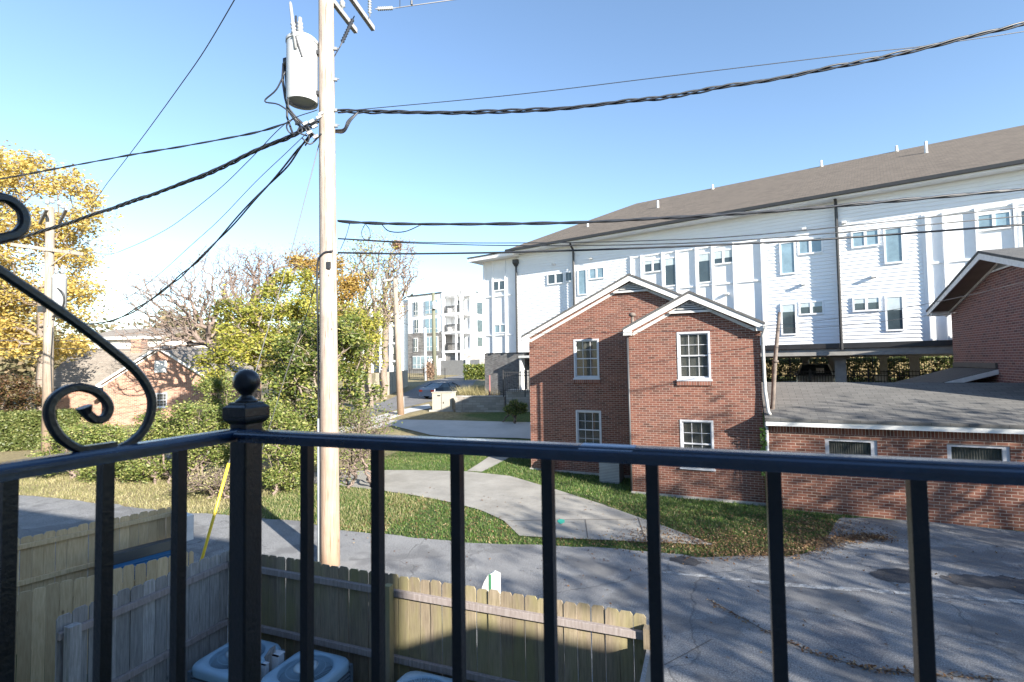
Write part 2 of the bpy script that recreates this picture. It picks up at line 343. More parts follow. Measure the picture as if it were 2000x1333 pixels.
# fallen leaves
def litter(name, N, fx, mat, s=(.012, .032)):
    pts = fx(N); x, y = pts[:, 0], pts[:, 1]; n = len(x); z = hgt(x, y) + rng.uniform(.025, .06, n)
    r = rng.uniform(*s, n); a = rng.uniform(0, 6.28, n); ti = rng.normal(0, .35, (n, 2)); V = []
    for k, (rr, aa) in enumerate(((1, 0), (.6, 1.6), (1, 3.14), (.55, 4.7))):
        dx = np.cos(a + aa) * r * rr; dy = np.sin(a + aa) * r * rr; V.append(np.stack([x + dx, y + dy, z + dx * ti[:, 0] + dy * ti[:, 1]], -1))
    return npmesh(name, np.stack(V, 1).reshape(-1, 3), np.arange(4 * n).reshape(-1, 4), mat)
M_LITTER = leafm('fallen_leaves', [(0, (.06, .03, .015)), (.5, (.16, .08, .035)), (.8, (.3, .18, .08)), (1, (.45, .34, .2))], .8, .1)
edge = np.array([tuple(p)[:2] for p in g([(1368, 1085), (1480, 1083), (1540, 1082), (1585, 1070), (1610, 1062), (1640, 1056), (1670, 1053), (1700, 1051), (1722, 1052)])])
def fl(N):
    t = rng.random(N) * (len(edge) - 1); k = t.astype(int); p = edge[k] + (edge[np.minimum(k + 1, len(edge) - 1)] - edge[k]) * (t - k)[:, None]
    return p + rng.normal(0, 1, (N, 2)) * np.array([.18, .14])
def fl4(N):
    c = g([(1300, 1060), (1420, 1060), (1530, 1050), (1600, 1030)]); q = np.array([tuple(p)[:2] for p in c]); k = rng.integers(0, 4, N); return q[k] + rng.normal(0, 1, (N, 2)) * np.array([.7, .45])
def fl6(N):
    q = np.array([tuple(p)[:2] for p in g([(1380, 1176), (1500, 1240), (1600, 1285), (1700, 1312), (1800, 1322), (1950, 1330)])]); t = rng.random(N) * 4.99; k = t.astype(int); return q[k] + (q[k + 1] - q[k]) * (t - k)[:, None] + rng.normal(0, .05, (N, 2))
def fl2(N):
    x = rng.uniform(-9, 2.8, N); y = rng.uniform(9.5, 15, N); m = (~paved(x, y)) | (rng.random(N) < .04); return np.stack([x, y], -1)[m]
def fl3(N):
    x = rng.uniform(-6, 9, N); y = rng.uniform(5, 14, N); return np.stack([x, y], -1)
V = np.concatenate([fl(3800), fl4(6000), fl2(9000), fl3(420), fl6(380)])
tag(litter('fallen_leaves', len(V), lambda n: V, M_LITTER), 'brown fallen leaves drifted along the edge of the asphalt', 'leaves', kind='stuff')

# ================================================================== BRICK HOUSE WITH TWO GABLES AND ANNEX
def wallholes(mb, s0, s1, z0, z1, t, holes, depth=.12, gable=None, thick=.0):
    S = sorted({s0, s1, *[h[0] for h in holes], *[h[1] for h in holes]}); Z = sorted({z0, z1, *[h[2] for h in holes], *[h[3] for h in holes]})
    for a, b in zip(S, S[1:]):
        for c, d in zip(Z, Z[1:]):
            if not any(h[0] <= a + 1e-6 and b <= h[1] + 1e-6 and h[2] <= c + 1e-6 and d <= h[3] + 1e-6 for h in holes):
                mb.poly([(a, t, c), (b, t, c), (b, t, d), (a, t, d)])
    for a, b, c, d in holes:
        e = t + depth; mb.poly([(a, t, c), (a, t, d), (a, e, d), (a, e, c)]); mb.poly([(b, t, c), (b, e, c), (b, e, d), (b, t, d)])
        mb.poly([(a, t, c), (a, e, c), (b, e, c), (b, t, c)]); mb.poly([(a, t, d), (b, t, d), (b, e, d), (a, e, d)])
    if gable: mb.poly([(s0, t, z1), (s1, t, z1), (gable[0], t, gable[1])])
BLIND = plain('pale_window_blind', (.42, .41, .36), .8, var=.06, scale=9); CURT = plain('grey_curtain', (.24, .235, .21), .9, var=.3, scale=8)
def clearglass():
    t = NT('clear_window_glass'); t.done((.02, .028, .03), .03, 0, .8); tr = t.n('BsdfTransparent'); mx = t.n('MixShader', i0=.36, i1=tr.outputs[0], i2=t.b.outputs[0])
    t.t.links.new(mx.outputs[0], t.t.nodes['Material Output'].inputs[0]); return t.m
CLEAR = clearglass()
FRM = plain('window_frame_paint', (.50, .51, .54), .5, var=.08, scale=8)
def sash_window(par, s0, s1, z0, z1, t, sill=True, cols=3, rows=4, cover=None):
    m = MB(); w = .055; d0, d1 = t - .015, t + .07
    m.box(s0, s0 + w, d0, d1, z0, z1); m.box(s1 - w, s1, d0, d1, z0, z1); m.box(s0 + w, s1 - w, d0, d1, z1 - w, z1); m.box(s0 + w, s1 - w, d0, d1, z0, z0 + w)
    fr = m.build('window', FRM, par)
    m = MB(); a, b, c, d = s0 + w, s1 - w, z0 + w, z1 - w; e = t + .03; mid = (c + d) / 2
    for (p, q, ee) in ((c, mid + .02, e + .02), (mid - .02, d, e)):
        k = .035; m.box(a, a + k, ee, ee + .03, p, q); m.box(b - k, b, ee, ee + .03, p, q); m.box(a + k, b - k, ee, ee + .03, q - k, q); m.box(a + k, b - k, ee, ee + .03, p, p + k)
        for i in range(1, cols): x = a + (b - a) * i / cols; m.box(x - .008, x + .008, ee + .008, ee + .022, p + k, q - k)
        y = (p + q) / 2; m.box(a + k, b - k, ee + .0085, ee + .0225, y - .008, y + .008)
    m.build('sash', FRM, fr)
    m = MB(); m.box(a, b, t + .062, t + .066, c, d); m.build('pane', CLEAR, fr)
    m = MB(); nb = 24
    for i in range(nb): z = c + (d - c) * i / nb; m.poly([(a, t + .10, z), (b, t + .10, z), (b, t + .085, z + (d - c) / nb * .9), (a, t + .085, z + (d - c) / nb * .9)])
    m.poly([(a, t + .115, c), (b, t + .115, c), (b, t + .115, d), (a, t + .115, d)]); m.build('blind', BLIND, fr)
    if sill:
        m = MB(); m.box(s0 - .03, s1 + .03, t - .06, t + .1, z0 - .045, z0); m.build('sill', FRM, fr)
    return fr
BR = bricks('red_brick', (.088, .030, .021), (.158, .053, .035), (.215, .088, .058), (.38, .32, .27))
BRA = bricks('annex_brick', (.13, .042, .028), (.20, .07, .045), (.26, .11, .07), (.42, .36, .30), .226, .0752, .013, soldier=(2.07,))
BRS = bricks('sill_brick', (.13, .045, .03), (.19, .07, .045), (.24, .1, .07), (.3, .27, .24), .075, .3)
SH = shingles('dark_roof_shingle', (.07, .07, .072), (.14, .138, .135))
SH2 = shingles('grey_roof_shingle', (.10, .099, .096), (.18, .176, .168), row=.17, w=.36)
H = Frame(P(1232, 900, 16.0), 114.5)
hs = fthing('brick_house', 'two storey red brick house with twin front gables and a low shingled annex', 'house', H)
T1 = 1.7
m = MB(); wallholes(m, .03, 3.72, -.2, 5.12, 0, [(1.47, 2.40, 3.50, 4.92), (1.49, 2.42, .9, 2.31)], gable=(1.88, 6.06))
m.poly([(.03, 0, -.2), (.03, 0, 5.12), (.03, T1 + .3, 5.12), (.03, T1 + .3, -.2)]); m.poly([(3.72, 0, -.2), (3.72, 9, -.2), (3.72, 9, 5.12), (3.72, 0, 5.12)])
m.poly([(3.72, 9, -.2), (-4.05, 9, -.2), (-4.05, 9, 5.0), (-.16, 9, 7), (3.72, 9, 5.0)])
wing = m.build('wing_wall', BR, hs)
m = MB(); wallholes(m, -4.05, .05, -.2, 5.0, T1, [(-2.31, -1.38, 3.48, 4.88), (-2.28, -1.35, .95, 2.34)])
m.poly([(-4.05, T1, 5.0), (3.72, T1, 5.0), (-.16, T1, 7.0)]); m.poly([(-4.05, T1, -.2), (-4.05, T1, 5), (-4.05, 9, 5), (-4.05, 9, -.2)])
m.build('main_wall', BR, hs)
m = MB(); m.box(-4.09, 0, T1 - .04, T1 + .1, -.3, .16); m.box(-.0, 3.74, -.04, .1, -.3, .06); m.build('foundation', CONC, hs)
for a in ((1.47, 2.40, 3.50, 4.92, 0), (1.49, 2.42, .9, 2.31, 0), (-2.31, -1.38, 3.48, 4.88, T1), (-2.28, -1.35, .95, 2.34, T1)): 
    sash_window(hs, a[0], a[1], a[2], a[3], a[4])
m = MB()
for a in ((1.44, 2.43, 3.33, 3.453, 0), (-2.34, -1.35, 3.31, 3.433, T1)): m.box(a[0], a[1], a[4] - .05, a[4] + .05, a[2], a[3]); m.build('brick_sill', BRS, hs); m = MB()
SHSIDE = plain('shingle_edge', (.05, .05, .05), .9)
def gable(par, c, hw, ze, zr, t0, t1, over=.25, th=.07, trim=TRIMW, roof=SH, vent=True, wallt=None):
    m = MB()
    for sg in (-1, 1):
        e = (c + sg * hw, ze); 
        a = [(c, t0, zr), (e[0], t0, e[1]), (e[0], t0, e[1] + th), (c, t0, zr + th)]; b = [(x, t1, z) for x, _, z in a]
        if sg > 0: a, b = a[::-1], b[::-1]
        m.hull(a, b)
    r = m.build('roof', roof, par)
    m = MB(); sl = (zr - ze) / hw
    for sg in (-1, 1):   # rake board under the roof edge
        e = c + sg * (hw - .02)
        a = [(c, t0 + .02, zr - .004), (e, t0 + .02, ze + .02 * sl - .004), (e, t0 + .02, ze - .14), (c, t0 + .02, zr - .19)]; b = [(x, t0 + .05, z) for x, _, z in a]
        if sg > 0: a, b = a[::-1], b[::-1]
        m.hull(a, b)
        a = [(c, wallt - .03, zr - .19), (e - sg * .25, wallt - .03, ze + .25 * sl - .19), (e - sg * .25, wallt - .03, ze + .25 * sl - .29), (c, wallt - .03, zr - .29)]; b = [(x, wallt + .03, z) for x, _, z in a]
        if sg > 0: a, b = a[::-1], b[::-1]
        m.hull(a, b)
        a = [(c, t0 + .05, zr - .10), (e, t0 + .05, ze - .09), (e, t0 + .05, ze - .11), (c, t0 + .05, zr - .12)]; b = [(x, wallt + .0, z) for x, _, z in a]
        if sg > 0: a, b = a[::-1], b[::-1]
        m.hull(a, b)
        m.box(*sorted((c + sg * hw, c + sg * (hw - .24))), t0 + .052, wallt + .02, ze - .16, ze - .03)
    m.build('rake_board', trim, par)
    if vent:
        m = MB(); n = 4; w = .5
        m.hull([(c - w, wallt - .05, zr - .25 - w * sl), (c + w, wallt - .05, zr - .25 - w * sl), (c, wallt - .05, zr - .25)], [(c - w, wallt + .01, zr - .25 - w * sl), (c + w, wallt + .01, zr - .25 - w * sl), (c, wallt + .01, zr - .25)])
        v = m.build('gable_vent', plain('vent_dark', (.12, .13, .15), .7), par)
        m = MB(); m.box(c - w - .1, c + w + .1, wallt - .10, wallt - .051, zr - .31 - w * sl, zr - .25 - w * sl)
        for i in range(1, n): z = zr - .25 - w * sl * (1 - i / n); ww = w * (1 - i / n); m.box(c - ww, c + ww, wallt - .08, wallt - .051, z - .012, z + .012)
        m.build('louvre', trim, v)
    return r
gable(hs, -.2, 4.05, 5.0, 7.0, T1 - .28, 9.3, wallt=T1)
gable(hs, 1.88, 1.98, 5.03, 6.05, -.28, 5, wallt=0)
def pipe(par, name, pts, r, mat, n=10): m = MB(); m.tube(pts, r, n); return m.build(name, mat, par, True)
PIPEW = plain('grey_white_downspout', (.48, .48, .47), .5, var=.25, scale=9)
pipe(hs, 'downspout', [(-.08, T1 - .35, 5.0), (-.08, T1 - .1, 4.8), (-.07, T1 - .1, 2.5), (-.05, T1 - .1, .1)], .05, PIPEW)
pipe(hs, 'drain_stack', [(.0, -.06, 4.8), (.01, -.06, 2), (.02, -.06, .1)], .035, plain('dark_pipe', (.05, .05, .055), .5))
pipe(hs, 'downspout', [(3.86, -.28, 4.98), (3.78, -.07, 4.75), (3.80, -.07, 3.2), (3.86, -.12, 2.62), (3.9, -.25, 2.55)], .045, PIPEW)
pipe(hs, 'downspout', [(3.80, -.27, 2.35), (3.80, -.27, 1.2), (3.84, -.27, .1)], .045, PIPEW)
m = MB(); m.tube([(3.85, -.3, 4.98), (3.85, 8.5, 4.98)], .06, 8); m.build('gutter', PIPEW, hs); m = MB(); m.tube([(-4.3, T1 - .3, 4.96), (-4.3, 9, 4.96)], .06, 8); m.build('gutter', PIPEW, hs)
RUST = plain('rusty_pipe', (.13, .105, .09), .8, var=.4, scale=7)
m = MB(); m.tube([(.0, T1 - .9, 4.9), (.0, T1 - .9, 5.55)], .05, 10); m.lathe((.0, T1 - .9, 5.52), [(.05, 0), (.12, .03), (.12, .07), (.09, .12), (.01, .14)], 10); m.build('vent_pipe', RUST, hs, True)
m = MB(); m.tube([(3.97, .35, 2.55), (4.0, .35, 2.8), (4.08, .33, 3.9), (4.25, .3, 5.4)], [.075, .06, .058, .045], 12); m.lathe((4.10, .33, 4.0), [(.07, -.03), (.085, -.02), (.085, .03), (.07, .04)], 12); m.lathe((3.97, .35, 2.56), [(.16, 0), (.15, .04), (.09, .10)], 12); m.build('flue_pipe', RUST, hs, True)
# annex
AT = -.2; AE = (Frame(P(1862, 700, 19.5), 114.5).o - H.o).dot(H.u) - .12
m = MB(); wallholes(m, 3.76, AE, -.2, 2.285, AT, [(5.18, 6.33, 1.05, 1.95), (7.74, 8.92, 1.05, 1.94)]); m.poly([(3.76, AT, -.2), (3.76, AT, 2.285), (3.76, 0, 2.285), (3.76, 0, -.2)])
m.poly([(AE, AT, -.2), (AE, 6.4, -.2), (AE, 6.4, 2.3), (AE, 3.1, 3.2), (AE, AT, 2.285)]); m.build('annex_wall', BRA, hs)
m = MB(); m.hull([(3.76, -.5, 2.47), (3.76, 3.1, 3.30), (3.76, 6.7, 2.47), (3.76, 6.7, 2.40), (3.76, 3.1, 3.23), (3.76, -.5, 2.40)][::-1], [(AE + .1, -.5, 2.47), (AE + .1, 3.1, 3.30), (AE + .1, 6.7, 2.47), (AE + .1, 6.7, 2.40), (AE + .1, 3.1, 3.23), (AE + .1, -.5, 2.40)][::-1]); m.build('annex_roof', SH2, hs)
m = MB(); m.box(3.78, AE, -.47, -.44, 2.27, 2.41); m.box(3.78, AE, -.44, AT - .002, 2.275, 2.30); m.build('fascia', plain('white_fascia', (.72, .71, .68), .6, var=.05), hs)
for a, b, c, d in ((5.18, 6.33, 1.05, 1.95), (7.74, 8.92, 1.05, 1.94)):
    m = MB(); w = .09; m.box(a, a + w, AT + .03, AT + .1, c, d); m.box(b - w * 1.5, b, AT + .03, AT + .1, c, d); m.box(a + w, b - w * 1.5, AT + .03, AT + .1, d - w * .7, d); m.box(a + w, b - w * 1.5, AT + .03, AT + .1, c, c + w)
    wd = m.build('annex_window', FRM, hs)
    m = MB(); m.box(a + w, b - w * 1.5, AT + .07, AT + .074, c + w, d - w * .7); m.build('pane', CLEAR, wd)
    m = MB(); n = 22; ps = [(a + (b - a) * i / (n * 2), AT + .10 + (.018 if i % 2 else 0)) for i in range(n * 2 + 1)]
    for p, q in zip(ps, ps[1:]): m.poly([(p[0], p[1], c), (q[0], q[1], c), (q[0], q[1], d), (p[0], p[1], d)])
    m.build('curtain', CURT, wd)
m = MB(); vx = 3.80
for i in range(160):
    z = random.uniform(.9, 2.2); x = 3.72 + random.uniform(-.09, .06); y = -.30 + random.uniform(-.06, .06); r = .03; a = random.uniform(0, 6); b = random.uniform(-.5, .5)
    m.poly([(x + r * math.cos(a), y, z + r * math.sin(a)), (x + r * math.cos(a + 1.6), y + b * r, z + r * math.sin(a + 1.6)), (x - r * math.cos(a), y, z - r * math.sin(a)), (x - r * math.cos(a + 1.6), y - b * r, z - r * math.sin(a + 1.6))])
m.tube([(3.74, -.27, .05), (3.70, -.30, 1.2), (3.75, -.29, 2.1)], .006, 5)
iv = m.build('climbing_vine', leafm('vine_leaves', [(0, (.04, .1, .015)), (1, (.1, .2, .03))])); iv.location = H.o; iv.rotation_euler = (0, 0, H.rz); tag(iv, 'thin green vine climbing the downspout at the corner of the annex', 'vine')
# cooling unit and orange-red bin beside the house
def local(o, fr, s, t, z, rz=0): o.location = fr.w(s, t, z); o.rotation_euler = (0, 0, fr.rz + rz)
r = thing('cooling_unit', 'tall grey outdoor cooling unit against the shaded brick wall under the left gable', 'air conditioner', H.w(-.9, 1.2, .0), H.rz)
m = MB(); m.box(-.33, .33, -.33, .33, .02, .86); m.box(-.36, .36, -.36, .36, .86, .92); m.build('casing', plain('grey_metal', (.25, .26, .27), .6), r)
m = MB()
for i in range(15): z = .1 + i * .05; m.box(-.335, .335, -.345, -.331, z, z + .02); m.box(-.345, -.331, -.33, .33, z, z + .02)
m.build('louvre', plain('grey_louvre', (.4, .41, .42), .5), r)
r = thing('red_canister', 'small orange red canister standing at the base of the shaded brick wall', 'canister', H.w(-3.2, 1.45, .05), H.rz)
m = MB(); m.lathe((0, 0, 0), [(.11, 0), (.13, .02), (.13, .5), (.09, .6), (.03, .63)], 14); m.build('body', plain('orange_red_paint', (.55, .09, .03), .5), r, True)
m = MB(); m.lathe((0, 0, .63), [(.03, 0), (.03, .06), (.05, .06), (.05, .09)], 10); m.build('cap', DARK, r)

# ================================================================== SECOND BRICK HOUSE (right)
H2 = Frame(P(1862, 700, 19.5), 114.5)
r2 = fthing('brick_house', 'brick house at the right edge seen by its shaded gable side with deep eaves', 'house', H2)
BR2 = bricks('brown_brick', (.17, .06, .05), (.22, .085, .065), (.15, .07, .07), (.40, .33, .28), .24, .079, .012)
Lh = 9.4; ze2, zr2 = 5.94, 7.2; NE = -7.6; zn = ze2 + (zr2 - ze2) * (1 + (NE + Lh / 2) / (Lh / 2))
m = MB(); m.poly([(0, 0, .5), (0, NE, .5), (0, NE, zn - .1), (0, -Lh / 2, zr2 - .12), (0, 0, ze2)]); m.poly([(0, NE, .5), (9, NE, .5), (9, NE, zn - .1), (0, NE, zn - .1)]); m.poly([(0, 0, .5), (0, 0, ze2), (9, 0, ze2), (9, 0, .5)]); m.poly([(9, 0, .5), (9, 0, ze2), (9, -Lh / 2, zr2 - .12), (9, NE, zn - .1), (9, NE, .5)]); m.build('wall', BR2, r2)
m = MB(); sl2 = (zr2 - ze2) / (Lh / 2)
for sg in (-1, 1):
    e = .45 if sg > 0 else NE - .4; ez = zr2 - abs(e + Lh / 2) * sl2
    m.hull([(-.65, -Lh / 2, zr2), (-.65, e, ez), (-.65, e, ez + .08), (-.65, -Lh / 2, zr2 + .08)], [(9.5, -Lh / 2, zr2), (9.5, e, ez), (9.5, e, ez + .08), (9.5, -Lh / 2, zr2 + .08)])
m.build('roof', SH, r2)
m = MB()
for sg in (-1, 1):
    e = .43 if sg > 0 else NE - .38; ez = zr2 - abs(e + Lh / 2) * sl2
    m.hull([(-.63, -Lh / 2, zr2 - .003), (-.63, e, ez - .003), (-.63, e, ez - .17), (-.63, -Lh / 2, zr2 - .19)], [(-.6, -Lh / 2, zr2 - .003), (-.6, e, ez - .003), (-.6, e, ez - .17), (-.6, -Lh / 2, zr2 - .19)])
    m.hull([(-.06, -Lh / 2, zr2 - .14), (-.06, e, ez - .14), (-.06, e, ez - .22), (-.06, -Lh / 2, zr2 - .22)], [(-.003, -Lh / 2, zr2 - .14), (-.003, e, ez - .14), (-.003, e, ez - .22), (-.003, -Lh / 2, zr2 - .22)])
    m.box(-.598, -.002, *sorted((e, e - sg * .42)), ez - .18, ez - .03)
    m.build('rake_board', TRIMW, r2); m = MB()
for sg in (-1, 1):
    e = .43 if sg > 0 else NE - .38; ez = zr2 - abs(e + Lh / 2) * sl2
    m.hull([(-.6, -Lh / 2, zr2 - .10), (-.6, e, ez - .10), (-.6, e, ez - .12), (-.6, -Lh / 2, zr2 - .12)], [(-.002, -Lh / 2, zr2 - .10), (-.002, e, ez - .10), (-.002, e, ez - .12), (-.002, -Lh / 2, zr2 - .12)])
m.build('soffit', plain('brown_soffit', (.22, .17, .14), .8), r2)
m = MB(); c = -Lh / 2; m.hull([(-.05, c - .9, zr2 - .47), (-.05, c + .9, zr2 - .47), (-.05, c, zr2 - .2)], [(-.002, c - .9, zr2 - .47), (-.002, c + .9, zr2 - .47), (-.002, c, zr2 - .2)]); m.build('gable_vent', plain('vent_grey', (.2, .2, .2), .8), r2)
m = MB(); m.box(-.09, -.052, c - 1, c + 1, zr2 - .52, zr2 - .47); m.build('vent_trim', TRIMW, r2)
# lean-to porch roof on that wall
tA, tB = -.1, -3.75
m = MB(); m.hull([(0, tA, 3.66), (-2.0, tA, 3.05), (-2.0, tA, 2.97), (0, tA, 3.58)], [(0, tB, 3.66), (-2.0, tB, 3.05), (-2.0, tB, 2.97), (0, tB, 3.58)]); m.build('porch_roof', SH, r2)
m = MB(); m.hull([(-.002, tB - .02, 3.64), (-2.02, tB - .02, 3.03), (-2.02, tB - .02, 2.88), (-.002, tB - .02, 3.49)], [(-.002, tB - .05, 3.64), (-2.02, tB - .05, 3.03), (-2.02, tB - .05, 2.88), (-.002, tB - .05, 3.49)]); m.build('porch_fascia', TRIMW, r2)
m = MB(); m.box(-.06, -.002, tB, tA, 3.67, 3.84); m.build('flashing', plain('lead_flashing', (.10, .09, .08), .7), r2)

# ================================================================== WHITE APARTMENT BUILDING
B = Frame(P(1500, 700, 25.0), 180 - 54.3)
wb = fthing('apartment_building', 'long white sided apartment building with brown shingle roof raised over open parking', 'building', B)
def sect(s): return 0 if s < -10.55 else (-.10 if s < 3.0 else -.22)
ZB, ZT = 4.73, 11.35
def siding(mb, s0, s1, t, z0, z1, row=.165):
    n = int(round((z1 - z0) / row)); row = (z1 - z0) / n
    for i in range(n):
        z = z0 + i * row; mb.poly([(s0, t - .03, z), (s1, t - .03, z), (s1, t - .004, z + row), (s0, t - .004, z + row)])
        mb.poly([(s0, t - .004, z), (s1, t - .004, z), (s1, t - .03, z), (s0, t - .03, z)][::-1])
m = MB()
for a, b in ((-14.95, -10.55), (-10.55, -6.85), (.0 - .08, 3.0), (3.0, 6.15)): siding(m, a, b, sect((a + b) / 2), ZB, ZT)
siding(m, -6.85, -.08, -.10, 9.98, ZT); siding(m, 6.15, 13.5, -.22, 9.98, ZT)
m.build('siding', WHITE, wb)
m = MB(); m.box(-17.7, -14.95, 0, .2, ZB, 11.3); m.build('panel', WPANEL, wb); m = MB(); m.box(-6.85, -.08, -.10, .1, ZB, 9.98); m.build('panel', WPANEL, wb); m = MB(); m.box(6.15, 13.5, -.22, .0, ZB, 9.98); m.build('panel', WPANEL, wb)
m = MB()   # solid body behind the cladding
m.box(-17.68, -14.96, .01, 14, ZB, 11.28); m.box(-14.95, -10.56, 0, 14, ZB, ZT); m.box(-10.551, 2.999, -.09, 14, ZB, ZT); m.box(3.001, 13.6, -.21, 14, ZB, ZT); m.build('wall', WPANEL, wb)
m = MB()
for s in (-10.55, 3.0): m.box(s - .0, s + .09, sect(s + .1) - .04, sect(s + .1) + .02, ZB, ZT)
for s, t in ((-14.97, 0), (-6.9, -.10), (-.1, -.10), (6.1, -.22)): m.box(s - .05, s + .07, t - .05, t, ZB, 10.0 if s > -14 else 11.2)
def battens(xs, t, zt, zmid):
    for s in xs: m.box(s - .035, s + .035, t - .09, t, ZB, zt)
    for z in (zt - .09, zmid): m.box(xs[0], xs[-1], t - .05, t, z, z + .08)
m.build('corner_trim', WPANEL, wb); m = MB()
battens([-6.85, -5.9 - .35, -5.05, -4.28, -3.25, -2.43, -1.4, -.1], -.10, 9.98, 7.9); m.build('batten', WPANEL, wb); m = MB(); battens([6.2, 6.75, 7.75, 8.86, 9.8, 11, 12.2], -.22, 9.98, 7.9)
m.build('batten', WPANEL, wb); m = MB(); m.box(-17.72, -17.6, -.05, .1, ZB, 11.2)
for s in (-16.9, -15.83): m.box(s - .04, s + .04, -.08, 0, ZB, 11.2)
for z in (8.55, 5.9): m.box(-17.5, -15.3, -.06, 0, z, z + .07)
m.build('batten', WPANEL, wb)
def wwin(s0, s1, z0, z1, cols=1, gm=GLASSB, blind=0):
    t = sect((s0 + s1) / 2); m = MB(); w = .07
    m.box(s0 - w, s0, t - .07, t - .0, z0 - w, z1 + w); m.box(s1, s1 + w, t - .07, t, z0 - w, z1 + w); m.box(s0, s1, t - .07, t, z1, z1 + w); m.box(s0, s1, t - .07, t, z0 - w, z0)
    for i in range(1, cols): x = s0 + (s1 - s0) * i / cols; m.box(x - .05, x + .05, t - .065, t, z0, z1)
    wd = m.build('window', WPANEL, wb); m = MB(); m.box(s0, s1, t - .045, t - .03, z0, z1); m.build('pane', gm, wd)
    if blind:
        m = MB(); m.box(s0 + .01, s1 - .01, t - .052, t - .046, z1 - (z1 - z0) * blind, z1); m.build('blind', plain('cream_blind', (.5, .58, .6), .7), wd)
GD = GLASS
for a in ((-16.80, -15.9, 9.0, 9.56, 2, GD), (-16.75, -15.85, 6.12, 6.6, 2, GLASSB), (-12.45, -11.35, 9.0, 9.55, 2, GD), (-11.15, -10.75, 9.05, 9.55, 1, GD), (-10.23, -9.73, 8.13, 9.55, 1), (-9.47, -8.57, 9.0, 9.55, 2),
          (-6.05, -5.15, 9.0, 9.6, 2, GD, .3), (-4.9, -4.36, 8.13, 9.58, 1, GD, .25), (-3.12, -2.55, 8.13, 9.58, 1, GD, .25), (-2.33, -1.45, 9.0, 9.62, 2, GD, .6), (.76, 1.30, 8.15, 9.58, 1), (1.53, 2.42, 9.0, 9.62, 2),
          (3.65, 4.55, 9.0, 9.62, 2), (4.82, 5.36, 8.15, 9.58, 1), (7.82, 8.72, 9.08, 9.64, 2), (9.05, 9.6, 8.15, 9.6, 1, GD), (.71, 1.25, 5.25, 6.63, 1, GD, .25), (1.48, 2.36, 6.16, 6.66, 2, GD, .4), (3.6, 4.48, 6.16, 6.66, 2, GD, .4), (4.76, 5.28, 5.25, 6.63, 1, GD, .4),
          (-3.12, -2.55, 5.25, 6.6, 1, GD, .25), (-9.47, -8.57, 6.16, 6.6, 2)): wwin(*a)
m = MB()
for s, z in ((-12.0, 10.2), (-9.35, 10.2), (1.77, 10.15), (3.35, 10.15), (1.65, 7.55), (4.35, 7.6), (-1.75, 7.4)):
    t = sect(s); m.box(s - .09, s + .09, t - .2, t, z - .05, z + .05); m.build('wall_vent', TRIMW, wb); m = MB()
m = MB(); e = ZT - .0
m.hull([(-15.1, -.86, 11.42), (13.6, -.86, 11.42), (13.6, 7, 15.27), (-9.3, 7, 15.27)], [(-15.1, -.86, 11.32), (13.6, -.86, 11.32), (13.6, 7, 15.17), (-9.3, 7, 15.17)][:4])
m.hull([(-15.1, -.55, 11.40), (-9.3, 7, 15.27), (-15.1, 14.5, 11.40)], [(-15.1, -.55, 11.30), (-9.3, 7, 15.17), (-15.1, 14.5, 11.30)])
m.poly([(-15.1, 14.5, 11.4), (-9.3, 7, 15.27), (13.6, 7, 15.27), (13.6, 14.5, 11.4)])
m.build('roof', shingles('brown_roof_shingle', (.095, .076, .060), (.18, .148, .120), row=.15, w=.25), wb)
m = MB(); m.hull([(5.6, 6.0, 14.76), (7.2, 6.0, 14.76), (7.2, 8, 14.76), (5.6, 8, 14.76)], [(6.3, 6.9, 15.42), (6.6, 6.9, 15.42), (6.6, 7.1, 15.42), (6.3, 7.1, 15.42)]); pass
m = MB(); m.box(-15.12, 13.6, -1.0, -.87, 11.27, 11.41); m.build('gutter', DARK, wb)
m = MB(); m.box(-15.1, 13.6, -.865, .3, 11.2, 11.26); m.build('soffit', WPANEL, wb)
m = MB(); m.box(-18.5, -14.6, -.85, 6, 11.28, 11.34); m.build('lower_roof_edge', DARK, wb); m = MB(); m.box(-18.45, -14.65, -.8, 6, 11.04, 11.277); m.build('lower_soffit', WPANEL, wb)
for s in (-10.5, 3.06):
    t = sect(s - .2); m = MB(); m.tube([(s, -.62, 11.25), (s, -.55, 11.1), (s, t - .24, 10.85), (s, t - .24, ZB - .3)], .065, 8); m.build('downspout', DARK, wb)
m = MB(); s = -14.86; m.box(s - .18, s + .18, -.28, -.05, 10.62, 10.85); m.hull([(s - .18, -.28, 10.62), (s + .18, -.28, 10.62), (s + .18, -.05, 10.62), (s - .18, -.05, 10.62)][::-1], [(s - .07, -.2, 10.4), (s + .07, -.2, 10.4), (s + .07, -.06, 10.4), (s - .07, -.06, 10.4)][::-1]); m.tube([(s, -.13, 10.45), (s, -.13, ZB)], .065, 8); m.build('downspout', DARK, wb)
for px, py, hh in ((1285, 408, .55), (1392, 370, .35), (1604, 322, .4), (1751, 294, .35), (1809, 300, .65), (1148, 446, .35)):
    # stack on the front slope: solve t on the slope plane
    best = None
    for i in range(140):
        t = -.4 + i * .052; s, z = B.on(px, py, t); d = abs(z - (11.4 + (t + .58) * .511))
        if best is None or d < best[0]: best = (d, s, t, 11.4 + (t + .58) * .511)
    _, s, t, z = best; m = MB(); m.lathe((s, t, z - .05), [(.13, 0), (.07, .12), (.065, hh), (.05, hh)], 10); m.build('roof_vent', TRIMW, wb, True)
m = MB(); m.box(-10, 13.6, -.25, 14, 4.50, 4.726); m.build('floor_flashing', DARK, wb)
m = MB(); m.box(-10, 13.6, -.15, .35, 4.18, 4.497); m.box(-10, 13.6, 6.5, 7.0, 4.1, 4.497); m.box(-10, 13.6, 13.3, 13.8, 4.1, 4.497); m.build('beam', CONC, wb)
